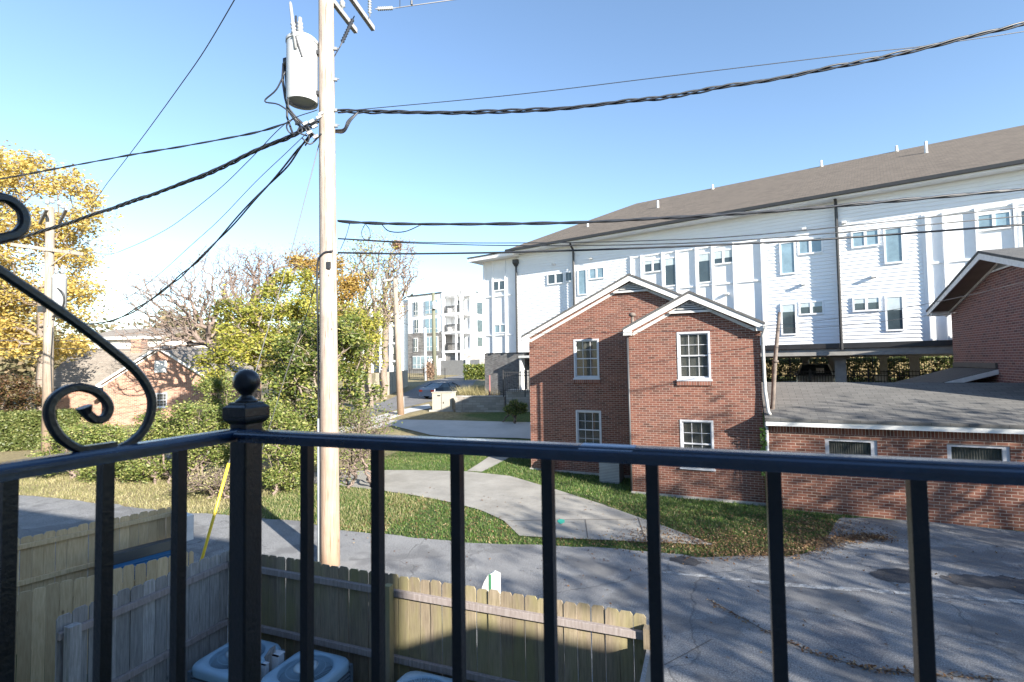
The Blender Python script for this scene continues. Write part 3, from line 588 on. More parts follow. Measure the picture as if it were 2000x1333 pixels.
for s, t, w in ((2.93, .8, .22), (8.6, .8, .22), (-3, .8, .22), (5.9, 7, .2), (2.2, 7.2, .2), (9.3, 7, .2), (-1.6, 7, .2), (.2, 13.4, .2), (4.6, 13.4, .2), (8.6, 13.4, .2)):
    m = MB(); gz = float(hgt(*B.w(s, t, 0)[:2])) - .1; m.box(s - w, s + w, t - w, t + w, gz, 4.0); m.box(s - w * 1.6, s + w * 1.6, t - w * 1.3, t + w * 1.3, 4.0, 4.177); m.build('column', CONC, wb)
m = MB(); m.box(-17.75, -14.5, .05, 12, .9, ZB - .004); m.box(-14.5, -10, .6, 12, .9, ZB - .2); m.build('brick_base', GREYBR, wb)
m = MB(); m.box(-14.45, -14.3, -.5, -.1, 1, 4.35); m.box(-14.45, -12.4, -.6, .4, 4.35, 4.5); m.box(-12.6, -12.4, -.5, -.1, 1, 4.35); m.build('entry_porch', TRIMW, wb)
m = MB(); m.box(-13.9, -13.0, .5, .56, 1.2, 3.6); m.build('door', plain('grey_door', (.3, .31, .33), .5), wb)

# ================================================================== BALCONY RAILING
zr = 4.0
FR = Frame(P(500, 837, .826), 110.8); LR = Frame(P(447, 846, .80), 20.96)
pc = P(481, 850, .845); pc.z = 0
rail = thing('balcony_railing', 'black iron balcony railing with square balusters, ball topped corner post and scrolls', 'railing', (pc.x, pc.y, 2.95))
OFF = Vector((pc.x, pc.y, 2.95))
m = MB(OFF); h = .0175; m.box(pc.x - h, pc.x + h, pc.y - h, pc.y + h, 2.95, 4.02)
post = m.build('corner_post', IRON, rail, bevel=.003)
m = MB(OFF)
def sq(cx, cy, h, z): return [(cx - h, cy - h, z), (cx + h, cy - h, z), (cx + h, cy + h, z), (cx - h, cy + h, z)]
for a, b, z0, z1 in ((.0185, .0235, 4.006, 4.012), (.0235, .0248, 4.012, 4.018), (.0248, .0248, 4.018, 4.033), (.0248, .020, 4.033, 4.037), (.020, .0175, 4.037, 4.041)): m.hull(sq(pc.x, pc.y, a, z0), sq(pc.x, pc.y, b, z1))
m.build('post_cap', IRON, post, bevel=.001)
m = MB(OFF); m.lathe((pc.x, pc.y, 0), [(.0175, 4.0415), (.0165, 4.044), (.012, 4.047), (.009, 4.051), (.0092, 4.054), (.012, 4.056), (.0125, 4.0575)] + [(.0208 * math.cos(a), 4.0745 + .0205 * math.sin(a)) for a in np.linspace(-.9, 1.55, 14)], 32); m.build('ball_finial', IRON, post, True)
PROF = [(-.0175, -.010), (-.0175, -.0055), (-.0150, -.0035), (-.0140, -.0050), (-.0125, -.0050), (-.0110, -.0015), (-.008, 0), (.008, 0), (.011, -.0015), (.0125, -.005), (.014, -.005), (.015, -.0035), (.0175, -.0055), (.0175, -.010), (.0095, -.010), (.0095, -.019), (-.0095, -.019), (-.0095, -.010)]
def caprail(fr, tc, s0, s1):
    m = MB(OFF); a = [fr.w(s0, tc + x, zr + z) for x, z in PROF]; b = [fr.w(s1, tc + x, zr + z) for x, z in PROF]
    n = len(m.v); k = len(a); m.v += [tuple(p - OFF) for p in a + b]; m.f += [(n + i, n + (i + 1) % k, n + k + (i + 1) % k, n + k + i) for i in range(k)]
    return m.build('top_rail', IRON2, rail)
sP = (pc - FR.o).dot(FR.u); caprail(FR, -.016, sP + .02, 3.2)
sQ = (pc - LR.o).dot(LR.u); tq = (pc - LR.o).dot(LR.v); caprail(LR, tq, -2.4, sQ - .018)
def baluster(fr, s, t):
    m = MB(OFF); w = .0068; a = [fr.w(s + i * w, t + j * w, 3.05) for i, j in ((-1, -1), (1, -1), (1, 1), (-1, 1))]; m.hull(a, [p + UP * (zr - .0185 - 3.05) for p in a]); m.build('baluster', IRON, rail)
ss = [FR.on(x, 960, -.016)[0] for x in (600, 742, 898, 1072, 1273, 1512, 1790)]
stp = (ss[-1] - ss[0]) / 6
for i in range(14): baluster(FR, ss[0] + stp * i, -.016)
sl = [LR.on(x, y, tq)[0] for x, y in ((350, 980), (199, 1010), (12, 1060))]; stl = (sl[0] - sl[2]) / 2
for i in range(10): baluster(LR, sl[0] - stl * i, tq)
m = MB(OFF); m.beam(FR.w(sP, -.016, 3.04), FR.w(3.2, -.016, 3.04), .03, .02); m.build('bottom_rail', IRON, rail)
m = MB(OFF); m.beam(LR.w(-2.4, tq, 3.04), LR.w(sQ, tq, 3.04), .03, .02); m.build('bottom_rail', IRON, rail)
def spl(pts, n=8):
    p = [np.array(q, float) for q in pts]; p = [2 * p[0] - p[1]] + p + [2 * p[-1] - p[-2]]; out = []
    for i in range(1, len(p) - 2):
        for j in range(n):
            t = j / n; a, b, c, d = p[i - 1:i + 3]; out.append(.5 * ((2 * b) + (-a + c) * t + (2 * a - 5 * b + 4 * c - d) * t * t + (-a + 3 * b - 3 * c + d) * t ** 3))
    out.append(p[-2]); return out
def scroll(px, name='scroll_ornament', blob=True):
    q = [LR.w(*(lambda a: (a[0], tq, a[1]))(LR.on(x, y, tq))) for x, y in spl(px, 7)]
    # square forged bar
    m = MB(OFF); n = len(q); base = 0; nrm = LR.v; w = .0062
    for i, p in enumerate(q):
        d = (q[min(i + 1, n - 1)] - q[max(i - 1, 0)]).normalized(); r_ = d.cross(nrm).normalized(); k = .82 if i < n - 8 or not blob else .82 + .45 * (i - n + 8) / 8
        for a, b in ((-1, -.55), (-.55, -1), (.55, -1), (1, -.55), (1, .55), (.55, 1), (-.55, 1), (-1, .55)): m.v.append(tuple(p + r_ * a * w * k + nrm * b * w * k - OFF))
    for i in range(n - 1):
        for k in range(8): a = i * 8 + k; b = i * 8 + (k + 1) % 8; m.f.append((a, b, b + 8, a + 8))
    m.f += [tuple(range(7, -1, -1)), tuple((n - 1) * 8 + k for k in range(8))]; m.build(name, IRON, rail)
scroll([(-160, 420), (-80, 475), (0, 530), (75, 580), (150, 632), (215, 682), (265, 725), (292, 765), (296, 800), (282, 838), (250, 868), (205, 884), (160, 880), (120, 857), (98, 822), (98, 790), (118, 768), (150, 757), (185, 764), (206, 782), (212, 800), (203, 817), (185, 820), (170, 808), (164, 795)])
scroll([(-200, 560), (-130, 520), (-60, 485), (0, 466), (30, 458), (46, 440), (44, 415), (25, 395), (0, 386), (-25, 392), (-40, 410), (-34, 428), (-18, 432)])
a, _ = LR.on(158, 884, tq); b, _ = LR.on(225, 876, tq); m = MB(OFF); m.hull([LR.w(a, tq - .005, zr - .0005), LR.w(b, tq - .005, zr - .0005), LR.w(b, tq + .005, zr - .0005), LR.w(a, tq + .005, zr - .0005)], [LR.w(a, tq - .005, zr + .006), LR.w(b, tq - .005, zr + .006), LR.w(b, tq + .005, zr + .006), LR.w(a, tq + .005, zr + .006)]); m.build('weld_foot', IRON, rail)
s0 = FR.on(1128, 880, -.03)[0]; s1 = FR.on(1234, 882, -.03)[0]
m = MB(OFF); tt = -.016
m.poly([FR.w(s0, tt - .0129, zr - .0042), FR.w(s1, tt - .0129, zr - .0042), FR.w(s1 + .003, tt - .008, zr + .0006), FR.w(s0 + .003, tt - .008, zr + .0006)]); m.poly([FR.w(s0 + .003, tt - .008, zr + .0006), FR.w(s1 + .003, tt - .008, zr + .0006), FR.w(s1 + .003, tt + .006, zr + .0006), FR.w(s0 + .003, tt + .006, zr + .0006)])
m.build('tape_patch', plain('pale_blue_tape', (.42, .50, .62), .5, var=.04), rail)

# ================================================================== WOODEN FENCES AND YARD
def wood(name, a, b, moss=None, knots=True, mossz=(.9, 1.5)):
    t = NT(name); co = t.co(); g = t.n('NewGeometry'); isl = g.outputs['Random Per Island']
    s = t.n('SeparateXYZ', Vector=co); v = t.n('CombineXYZ', X=t.math('ADD', t.math('MULTIPLY', s.outputs[0], 1), t.math('MULTIPLY', isl, 37)), Y=s.outputs[1], Z=t.math('MULTIPLY', s.outputs[2], .09)).outputs[0]
    gr_ = t.noise(v, 45, 5, .65); col = t.ramp(gr_, [(.3, a), (.65, b)])
    col = t.mix(t.math('MULTIPLY', isl, .55), col, tuple(x * .5 for x in a))
    if knots:
        kv = t.n('TexVoronoi', Vector=t.mapv(co, (1, 1, .5), (.3, .1, 0)), Scale=4.2).outputs[0]; col = t.mix(t.ramp(kv, [(.035, .85), (.09, 0)]), col, tuple(x * .3 for x in a))
    if moss:
        mk = t.math('MULTIPLY', t.ramp(t.noise(t.mapv(co, (2.5, 2.5, .6)), 1.2, 4), [(.45, 0), (.65, 1)]), .6); col = t.mix(mk, col, moss)
    t.bump(gr_, .35, .006); return t.done(col, .85)
W_MOSS = wood('mossy_fence_wood', (.19, .15, .105), (.34, .28, .20), (.24, .225, .09))
W_GREY = wood('weathered_grey_wood', (.21, .20, .195), (.42, .41, .40)); W_TAN = wood('new_tan_pine', (.52, .37, .20), (.72, .56, .34)); W_RAIL = wood('weathered_rail', (.22, .18, .17), (.36, .32, .31), knots=False)
def fence(name, label, fr, s0, s1, zt, zb, mat, rails, railmat, side=-1, posts=(), pw=.138, gap=.004, postmat=None, jit=.012, group=None):
    f = fthing(name, label, 'fence', fr, group); m = MB(); s = s0; t = .0
    while s < s1 - .02:
        w = pw; z = zt + random.uniform(-jit, jit); c = .028; tt = random.uniform(-.003, .003); e = min(s + w, s1)
        q_ = random.uniform(-.005, .005); u_ = random.uniform(-.012, .006); a = [(s, tt, zb), (e, tt, zb), (e + q_, tt + u_, z - c), (e - c * .8 + q_, tt + u_, z), (s + c * .8 + q_, tt + u_, z + random.uniform(-.004, .004)), (s + q_, tt + u_, z - c)]; m.hull(a, [(x, y + .016, q) for x, y, q in a]); s += w + gap + random.uniform(0, .004)
    m.build('pickets', mat, f)
    for z in rails:
        m = MB(); k = [s0] + list(posts) + [s1]
        m.box(s0, s1, side * .055 if side < 0 else .020, -.004 if side < 0 else .075, z - .075, z); m.build('rail', railmat, f, bevel=.004)
    for p in posts:
        m = MB(); m.box(p - .045, p + .045, side * .145 if side < 0 else .076, -.056 if side < 0 else .165, zb - .3, zt - .08); m.build('post', postmat or railmat, f, bevel=.004)
    return f
FF = Frame(P(1210, 1192, 5.34), 110.8)
zf = FF.on(1210, 1192)[1]; sc_ = FF.on(447, 1066)[0]; se = FF.on(1262, 1203)[0]; sp = FF.on(768, 1150)[0]
FF2 = Frame(FF.w(sc_, 0, 0), 110.8); L_ = se - sc_
f1 = fence('wooden_fence', 'mossy brown picket fence closing the air conditioner yard from the alley', FF2, 0, L_, zf, -.33, W_MOSS, (zf - .16, zf - .93, zf - 1.62), W_RAIL, -1, (sp - sc_,), gap=.006, postmat=W_MOSS)
m = MB(); m.box(L_ - .02, L_ + .07, -.10, -.002, -.4, zf - .1); m.build('post', W_MOSS, f1)
m = MB(); m.box(L_ + .01, L_ + .05, -1.6, -.12, -.33, zf - .28); 
for i in range(3): m.box(L_ - .03, L_ + .009, -1.6, -.12, .0 + i * .5, .09 + i * .5)
m.build('return_panel', W_GREY, f1)
SFo = FF2.w(0, 0, 0); SF = Frame(SFo, 20.96)
sN = SF.on(112, 1195)[0]
f2 = fence('wooden_fence', 'weathered grey picket fence with pale rails on the left side of the air conditioner yard', SF, sN, -.02, zf, -.33, W_GREY, (zf - .16, zf - .93, zf - 1.62), W_RAIL, -1, ())
for o in f2.children:
    pass
f2.children[0].location.y = 0
m = MB(); sPst = SF.on(128, 1230, .0)[0]; m.box(sPst - .05, sPst + .06, -.16, -.06, -.4, zf - .1); m.build('post', W_GREY, f2, bevel=.005)
T1f = Frame(P(70, 1150, 7.2), 43.7); z1 = T1f.on(70, 1150)[1]
fence('wooden_fence', 'new tan dog eared picket fence standing behind the grey fence at the lower left', T1f, T1f.on(-120, 1190)[0], T1f.on(378, 1080)[0], z1, -.7, W_TAN, (z1 - .25,), W_TAN, 1, ())
T2f = Frame(P(250, 1007, 9.3), 36.5); z2 = T2f.on(250, 1007)[1]; e2 = T2f.on(334, 990)[0]
f4 = fence('wooden_fence', 'new tan fence with two horizontal rails beside the alley at far left', T2f, T2f.on(-150, 1080)[0], e2, z2, -.5, W_TAN, (z2 - .10, z2 - .66), W_TAN, -1, ())
m = MB(); m.box(e2 - .02, e2 + .10, -.75, -.06, z2 - .5, z2 - .06); m.build('end_board', TRIMW, f4)
# blue bin with black lid
bn = thing('waste_bin', 'blue waste bin with a ribbed lid and black back edge between the tan fences', 'bin', P(287, 1080, 8.7) * 1, T2f.rz); bn.location.z = -.22
m = MB(); m.hull([(-.42, -.3, 0), (.42, -.3, 0), (.42, .3, 0), (-.42, .3, 0)], [(-.48, -.38, .95), (.48, -.38, .95), (.48, .38, .95), (-.48, .38, .95)])
for x in (-.3, 0, .3): m.box(x - .03, x + .03, -.40, -.33, .3, .9)
m.build('body', plain('blue_plastic', (.02, .12, .3), .4), bn, bevel=.02)
m = MB(); m.hull([(-.5, -.42, .96), (.5, -.42, .96), (.5, .2, 1.04), (-.5, .2, 1.04)], [(-.48, -.4, 1.0), (.48, -.4, 1.0), (.48, .2, 1.10), (-.48, .2, 1.10)])
for i in range(4): m.beam((-.45, -.34 + .13 * i, 1.02 + .02 * i), (.45, -.34 + .13 * i, 1.02 + .02 * i), .04, .03)
m.build('ribbed_lid', plain('blue_lid', (.02, .10, .20), .45), bn)
m = MB(); m.hull([(-.5, .21, 1.0), (.5, .21, 1.0), (.5, .42, 1.0), (-.5, .42, 1.0)], [(-.5, .26, 1.26), (.5, .26, 1.26), (.5, .42, 1.26), (-.5, .42, 1.26)]); m.tube([(-.45, .42, 1.05), (.45, .42, 1.05)], .025, 8); m.build('lid', plain('black_plastic', (.02, .025, .03), .35), bn, bevel=.01)
# air conditioners
ACB = plain('condenser_paint', (.27, .42, .54), .5, var=.08, scale=6); ACD = plain('condenser_dark', (.05, .07, .09), .6); ACL = plain('condenser_louvre', (.10, .14, .18), .5)
def condenser(label, loc, w=.74, hgt_=.92):
    r = thing('air_conditioner', label, 'air conditioner', loc, 0, 'air conditioner condensers inside the wooden fence'); q = w / 2; c = .05
    def oc(h, z): return [(-h, -h + c, z), (-h + c, -h, z), (h - c, -h, z), (h, -h + c, z), (h, h - c, z), (h - c, h, z), (-h + c, h, z), (-h, h - c, z)]
    m = MB(); m.hull(oc(q * .93, .05), oc(q * .93, hgt_ - .06)); m.hull(oc(q, 0), oc(q, .05)); m.build('core', ACD, r)
    m = MB()
    for i in range(17):
        z = .07 + i * .046; 
        a = oc(q, z); b = oc(q * .97, z + .026); n = len(m.v); m.v += [tuple(p) for p in a + b]; m.f += [(n + k, n + (k + 1) % 8, n + 8 + (k + 1) % 8, n + 8 + k) for k in range(8)]
    for sx in (-1, 1):
        for sy in (-1, 1): m.box(min(sx * q, sx * (q - .05)), max(sx * q, sx * (q - .05)), min(sy * q, sy * (q - .05)) + 0, max(sy * q, sy * (q - .05)), .05, hgt_ - .06)
    m.build('louvre_panel', ACL, r)
    # lid with round opening
    m = MB(); N = 48; ro = q * .83; base = 0
    def sqp(k, h):
        a = 2 * math.pi * k / N; ca, sa = math.cos(a), math.sin(a); f = h / (abs(ca) ** 6 + abs(sa) ** 6) ** (1 / 6); return (ca * f, sa * f)
    rings = [[(*sqp(k, q * 1.02), hgt_ - .10) for k in range(N)], [(*sqp(k, q * 1.03), hgt_ - .03) for k in range(N)], [(*sqp(k, q * .99), hgt_) for k in range(N)], [(ro * math.cos(2 * math.pi * k / N), ro * math.sin(2 * math.pi * k / N), hgt_ + .015) for k in range(N)], [(ro * .97 * math.cos(2 * math.pi * k / N), ro * .97 * math.sin(2 * math.pi * k / N), hgt_ - .02) for k in range(N)], [(ro * .9 * math.cos(2 * math.pi * k / N), ro * .9 * math.sin(2 * math.pi * k / N), hgt_ - .22) for k in range(N)]]
    for g_ in rings: m.v += g_
    for i in range(5):
        for k in range(N): a = i * N + k; b = i * N + (k + 1) % N; m.f.append((a, b, b + N, a + N))
    m.build('lid', ACB, r, True)
    m = MB()
    for k in range(64):
        a = 2 * math.pi * k / 64; m.beam((ro * .98 * math.cos(a), ro * .98 * math.sin(a), hgt_ - .0), (.12 * math.cos(a), .12 * math.sin(a), hgt_ + .03), .004, .004)
    for rr, z in ((ro * .7, hgt_ + .012), (ro * .42, hgt_ + .022)):
        m.tube([(rr * math.cos(a), rr * math.sin(a), z) for a in np.linspace(0, 2 * math.pi, 33)], .003, 4, False)
    m.build('fan_grille', ACB, r)
    m = MB(); m.lathe((0, 0, 0), [(.13, hgt_ + .028), (.135, hgt_ + .038), (.10, hgt_ + .05), (.01, hgt_ + .055)], 24); m.build('grille_cap', plain('cap_pale', (.4, .5, .56), .5), r, True)
    m = MB()
    for k in range(3):
        a = 2.1 * k; m.poly([(.05 * math.cos(a), .05 * math.sin(a), hgt_ - .12), (ro * .85 * math.cos(a - .4), ro * .85 * math.sin(a - .4), hgt_ - .15), (ro * .85 * math.cos(a + .35), ro * .85 * math.sin(a + .35), hgt_ - .09)])
    m.lathe((0, 0, hgt_ - .3), [(.09, 0), (.09, .24)], 16); m.build('fan', ACD, r)
    m = MB(); m.box(-q + .10, -q + .24, -q * 1.03 - .005, -q * 1.03 - .002, hgt_ - .30, hgt_ - .15); m.build('rating_label', plain('yellow_label', (.6, .5, .1), .6), r)
    return r
def acloc(px, py, ztop, dx, dy):
    p = EYE + ray(px, py) * ((ztop - 4.1) / ray(px, py).z); return (p.x + dx, p.y + dy, -.33)
zt_ = .60
condenser('blue grey condenser nearest the mossy fence corner, beside the grey fence', acloc(366, 1300, zt_, .37, .37))
condenser('blue grey condenser in the middle of the three, beside the pale electrical boxes', acloc(692, 1284, zt_, -.38, -.38))
condenser('blue grey condenser at the bottom of the view against the mossy fence', acloc(800, 1303, zt_, .37, -.38))
def onz(px, py, z):
    d = ray(px, py); return EYE + d * ((z - 4.1) / d.z)
for px, py, z, hh, lab in ((518, 1294, .55, .3, 'pale electrical disconnect box nearer the railing post'), (543, 1277, .62, .28, 'pale electrical disconnect box beside the middle condenser')):
    p = onz(px, py, z); r = thing('electrical_box', lab, 'electrical box', (p.x, p.y, z - hh), 0, 'electrical boxes between the condensers')
    m = MB(); m.box(-.055, .055, -.045, .045, 0, hh); m.build('box', plain('pale_box', (.5, .55, .6), .5), r, bevel=.006)
    m = MB(); m.box(-.062, .062, -.06, -.046, .02, hh + .012); m.box(-.062, .062, -.06, .05, hh, hh + .012); m.build('cover', plain('pale_cover', (.58, .62, .67), .5), r)
    m = MB(); m.tube([(0, 0, 0), (0, 0, -(z - hh + .33))], .016, 8); m.build('conduit', STEEL, r)
p = onz(527, 1262, .72); st_ = MB((p.x, p.y, -.33)); st_.hull([(p.x - .045, p.y - .045, -.33), (p.x + .045, p.y - .045, -.33), (p.x + .045, p.y + .045, -.33), (p.x - .045, p.y + .045, -.33)], [(p.x - .045, p.y - .045, .60), (p.x + .045, p.y - .045, .66), (p.x + .045, p.y + .045, .72), (p.x - .045, p.y + .045, .66)])
o = st_.build('wooden_stake', W_GREY); o.location = (p.x, p.y, -.33); tag(o, 'short split wooden stake standing behind the electrical boxes', 'stake')
p = onz(950, 1135, 1.45); r = thing('utility_pedestal', 'small white rounded pedestal with a green strip just beyond the mossy fence', 'pedestal', (p.x, p.y + .1, 0))
m = MB(); pr = [(-.11, 0), (.12, 0), (.12, 1.5), (.05, 1.52), (-.02, 1.48), (-.08, 1.38), (-.11, 1.3)]; m.hull([(x, 0, z) for x, z in pr], [(x, .06, z) for x, z in pr]); m.build('body', TRIMW, r)
m = MB(); m.box(-.01, .02, -.004, 0, .8, 1.49); m.build('strip', plain('green_strip', (.05, .2, .1), .6), r)

# ================================================================== POLES
def polewood(name, a, b):
    t = NT(name); co = t.co(); v = t.mapv(co, (1, 1, .06)); g_ = t.noise(v, 30, 6, .7); col = t.ramp(g_, [(.3, a), (.65, b)]); col = t.mix(t.ramp(t.noise(t.mapv(co, (1, 1, .03)), 38, 4), [(.36, .9), (.42, 0)]), col, (.06, .045, .035)); col = t.mix(t.math('MULTIPLY', t.ramp(t.noise(co, 1.2, 5), [(.4, 0), (.7, 1)]), .6), col, (.16, .12, .10)); col = t.mix(t.ramp(t.n('TexVoronoi', Vector=t.mapv(co, (1, 1, .5)), Scale=3.3).outputs[0], [(.04, .8), (.07, 0)]), col, (.05, .04, .035))
    s = t.n('SeparateXYZ', Vector=co); col = t.mix(t.ramp(t.math('DIVIDE', s.outputs[2], 8), [(0, .6), (.6, 0)]), col, (.30, .17, .09)); t.bump(g_, .5, .01); return t.done(col, .85)
W_POLE = polewood('utility_pole_wood', (.26, .21, .175), (.44, .385, .34)); W_POLE2 = polewood('far_pole_wood', (.22, .19, .15), (.33, .29, .24))
PORC = plain('grey_porcelain', (.27, .28, .29), .3); TRP = plain('transformer_paint', (.40, .42, .44), .4, var=.04)
b0 = G(645, 1100); b0 = P(645, 1100, 10.6); b0.z = 0; tp = P(637, 0, 10.6)
pole = thing('utility_pole', 'tall pale wooden utility pole with a grey transformer standing at the alley edge', 'utility pole', b0)
ax = (tp - b0).normalized()
def PA(z): return b0 + ax * (z / ax.z)      # axis point at height z
m = MB(b0); zs = np.linspace(-.3, 13.6, 16); m.tube([PA(z) for z in zs], [.192 - z / 13.6 * .045 for z in zs], 28); m.build('pole', W_POLE, pole, True)
def zat(py, Z=10.6, px=640): return P(px, py, Z).z
side = head(-88)   # towards the left of the picture
tc = PA(0); zt0, zt1 = zat(203), zat(84)
c0 = PA((zt0 + zt1) / 2) + side * .50 - fwdH * .05; c0.z = 0
m = MB(b0); rr = .315; m.lathe(c0, [(rr * .80, zt0 + .05), (rr * .82, zt0), (rr * .97, zt0), (rr, zt0 + .03), (rr, zt1 - .06), (rr * 1.05, zt1 - .06), (rr * 1.05, zt1), (rr * .9, zt1 + .05), (.05, zt1 + .09)], 36); tr = m.build('transformer', TRP, pole, True)
me = tr.modifiers.new('e', 'EDGE_SPLIT'); me.split_angle = R(35)
m = MB(b0)
for z in (zt0 + .2, zt1 - .25): m.beam(c0 + UP * z - side * .25, PA(z), .12, .08)
m.build('bracket', DARK, tr)
m = MB(b0); q = c0 + UP * (zt1 + .05) - fwdH * .08 + side * .02; m.lathe(q, [(.07, 0), (.05, .12), (.075, .14), (.045, .18), (.07, .22), (.045, .26), (.065, .30), (.04, .34), (.04, .42), (.02, .44)], 14); m.build('bushing', PORC, tr, True)
m = MB(b0); q = c0 - fwdH * .33 + UP * (zt1 - .35); a_ = (UP + side * .12).normalized(); m.lathe(q, [(.03, 0), (.03, .25), (.055, .28), (.03, .32), (.055, .36), (.03, .40), (.055, .44), (.03, .48), (.055, .52), (.035, .56), (.03, .95), (.018, 1.0)], 12, a_); m.build('surge_arrester', PORC, tr, True)
m = MB(b0); q = c0 - fwdH * .3 - side * .12
m.tube([q + UP * (zt1 - .5), c0 - fwdH * .34 + UP * (zt1 - .1) , c0 + side * .1 - fwdH * .1 + UP * (zt1 + .5)], .02, 6); m.build('lead_wire', CABLE, tr)
m = MB(b0); q = c0 + side * (rr + .03); m.box(q.x - .05, q.x + .05, q.y - .05, q.y + .05, zt1 - .5, zt1 - .35); m.tube([q + UP * (zt1 - .45) + side * .06, q + side * .08 + UP * (zt1 - .8), q + side * .02 + UP * (zt1 - 1.2), q - side * .05 + UP * (zt0 - .15), q - side * .25 + UP * (zt0 - .45), PA(zt0 - .75) - fwdH * .15 + side * .2], .028, 8)
m.tube([q + UP * (zt1 - .45) + side * .03, q + side * .0 + UP * (zt1 - .9), q - side * .02 + UP * (zt0 - .3), q - side * .16 + UP * (zt0 - .7)], .022, 8); m.build('secondary_lead', CABLE, tr, True)
zca = 12.35; ca = P(709, 42, 12.25); ca.z = zca; dirc = (ca - PA(zca)); dirc.z = 0; dirc.normalize()
for k in (-1, 1):
    off = Vector((-dirc.y, dirc.x, 0)) * k * .23; m = MB(b0); m.beam(PA(zca) + off - dirc * 1.6, PA(zca) + off + dirc * 1.75, .09, .115); ar = m.build('crossarm', W_GREY, pole)
m = MB(b0); off = Vector((-dirc.y, dirc.x, 0)) * -.23
for d in (1.1, .5): m.lathe(PA(zca) + off * -1 + dirc * d + UP * .06, [(.02, 0), (.02, .1), (.07, .12), (.05, .16), (.07, .2), (.04, .25)], 12); m.build('pin_insulator', PORC, ar, True); m = MB(b0)
def insul(a, b, r0=.05, n=9, name='suspension_insulator', par=None, mat=None):
    a = Vector(a); b = Vector(b); L = (b - a).length; pr = [(.012, 0)]
    for i in range(n): z = L * (.12 + .76 * i / n); pr += [(.015, z), (r0, z + L * .03), (.015, z + L * .055)]
    pr += [(.012, L)]; m = MB(b0); m.lathe(a, pr, 10, (b - a).normalized()); return m.build(name, mat or PORC, par or pole, True)
insul(P(692, 32, 11.8), P(664, 92, 10.9), .045, 9, mat=CABLE); insul(P(733, 18, 12), P(772, 16, 12.4), .05, 8)
insul(P(722, -8, 11.9), P(722, 34, 11.9), .05, 6)
m = MB(b0); m.tube([P(664, 92, 10.9), P(652, 112, 10.7), PA(zat(125))], .012, 5); m.tube([P(772, 16, 12.4), P(800, 12, 12.6), P(900, -2, 13), P(1100, -40, 14)], .012, 5); m.tube([P(781, 16, 12.5), P(781, -8, 12.5)], .01, 5); m.tube([P(804, 10, 12.6), P(804, 2, 12.6)], .03, 6); m.build('line_wire', CABLE, pole)
for y in (97, 157, 217, 247):
    z = zat(y); m = MB(b0); q = PA(z) + head(80) * .17 - fwdH * .05; m.beam(q - head(80) * .08, q + head(80) * .06, .05, .06); m.tube([q, q + head(80) * .10 + UP * .02], .012, 6); m.build('pole_bolt', STEEL, pole)
m = MB(b0); z = zat(522); q = PA(z) - fwdH * .18 + head(90) * .07; m.box(q.x - .04, q.x + .05, q.y - .02, q.y + .02, z - .07, z + .07); m.build('tag_plate', DARK, pole)
m = MB(b0); m.tube([PA(0) + side * .22 - fwdH * .05, PA(3.0) + side * .2 - fwdH * .05], .028, 8); m.build('conduit', plain('grey_conduit', (.3, .33, .36), .5), pole, True)
m = MB(b0); q = [PA(zat(494)) - fwdH * .17 + head(90) * .16, PA(zat(500)) - fwdH * .19 + side * .04, PA(zat(525)) + side * .2 - fwdH * .08, PA(zat(640)) + side * .22, PA(2.9) + side * .2 - fwdH * .05]; m.tube([Vector(p) for p in spl(q, 6)], .02, 7); m.build('riser_cable', CABLE, pole, True)
# tangle of joints under the transformer
m = MB(b0); jb = P(600, 252, 10.4)
for a in ([(562, 190), (566, 215), (590, 240), (612, 262)], [(560, 205), (575, 225), (600, 250), (620, 240)], [(557, 140), (540, 175), (517, 198), (545, 205), (575, 228), (578, 245)], [(563, 235), (560, 250), (570, 262), (590, 258), (585, 240)], [(600, 245), (615, 268), (628, 262)], [(590, 270), (605, 282), (620, 270), (626, 262)], [(563, 240), (575, 232), (586, 244), (582, 258), (600, 266)], [(596, 250), (604, 270), (596, 285)]):
    m.tube([Vector(p) for p in spl([P(x, y, 10.35 + .05 * (i % 3)) for i, (x, y) in enumerate(a)], 5)], .016, 6)
m.build('cable_tangle', CABLE, pole, True)
m = MB(b0)
for x, y in ((592, 244), (600, 262), (610, 250), (618, 232), (604, 240), (612, 270), (622, 225)): m.beam(P(x, y, 10.33), P(x + 9, y - 5, 10.36), .045, .05)
m.build('clamp', STEEL, pole)
m = MB(b0)
for i, (dx, dy) in enumerate(((0, 0), (2, 12), (5, 20))): m.tube([Vector(p) for p in spl([P(655, 255 + dy * .2, 10.7), P(672, 252 + dy * .3, 10.4), P(680 + dx, 236, 10.35), P(700, 219, 10.4)], 6)], .018, 6)
m.build('drip_loop', CABLE, pole, True)
m = MB(b0)
m.tube([Vector(p) for p in spl([P(714, 436, 10.6), P(706, 455, 10.6), P(712, 468, 10.6), P(722, 466, 10.6), P(722, 450, 10.6), P(714, 438, 10.6)], 5)], .008, 5)
m.tube([Vector(p) for p in spl([P(745, 438, 10.6), P(760, 452, 10.6), P(790, 453, 10.6), P(822, 440, 10.6)], 5)], .012, 5); m.tube([Vector(p) for p in spl([P(683, 437, 10.6), P(676, 462, 10.6), P(665, 488, 10.6)], 5)], .008, 5)
m.build('splice_loop', CABLE, pole, True)

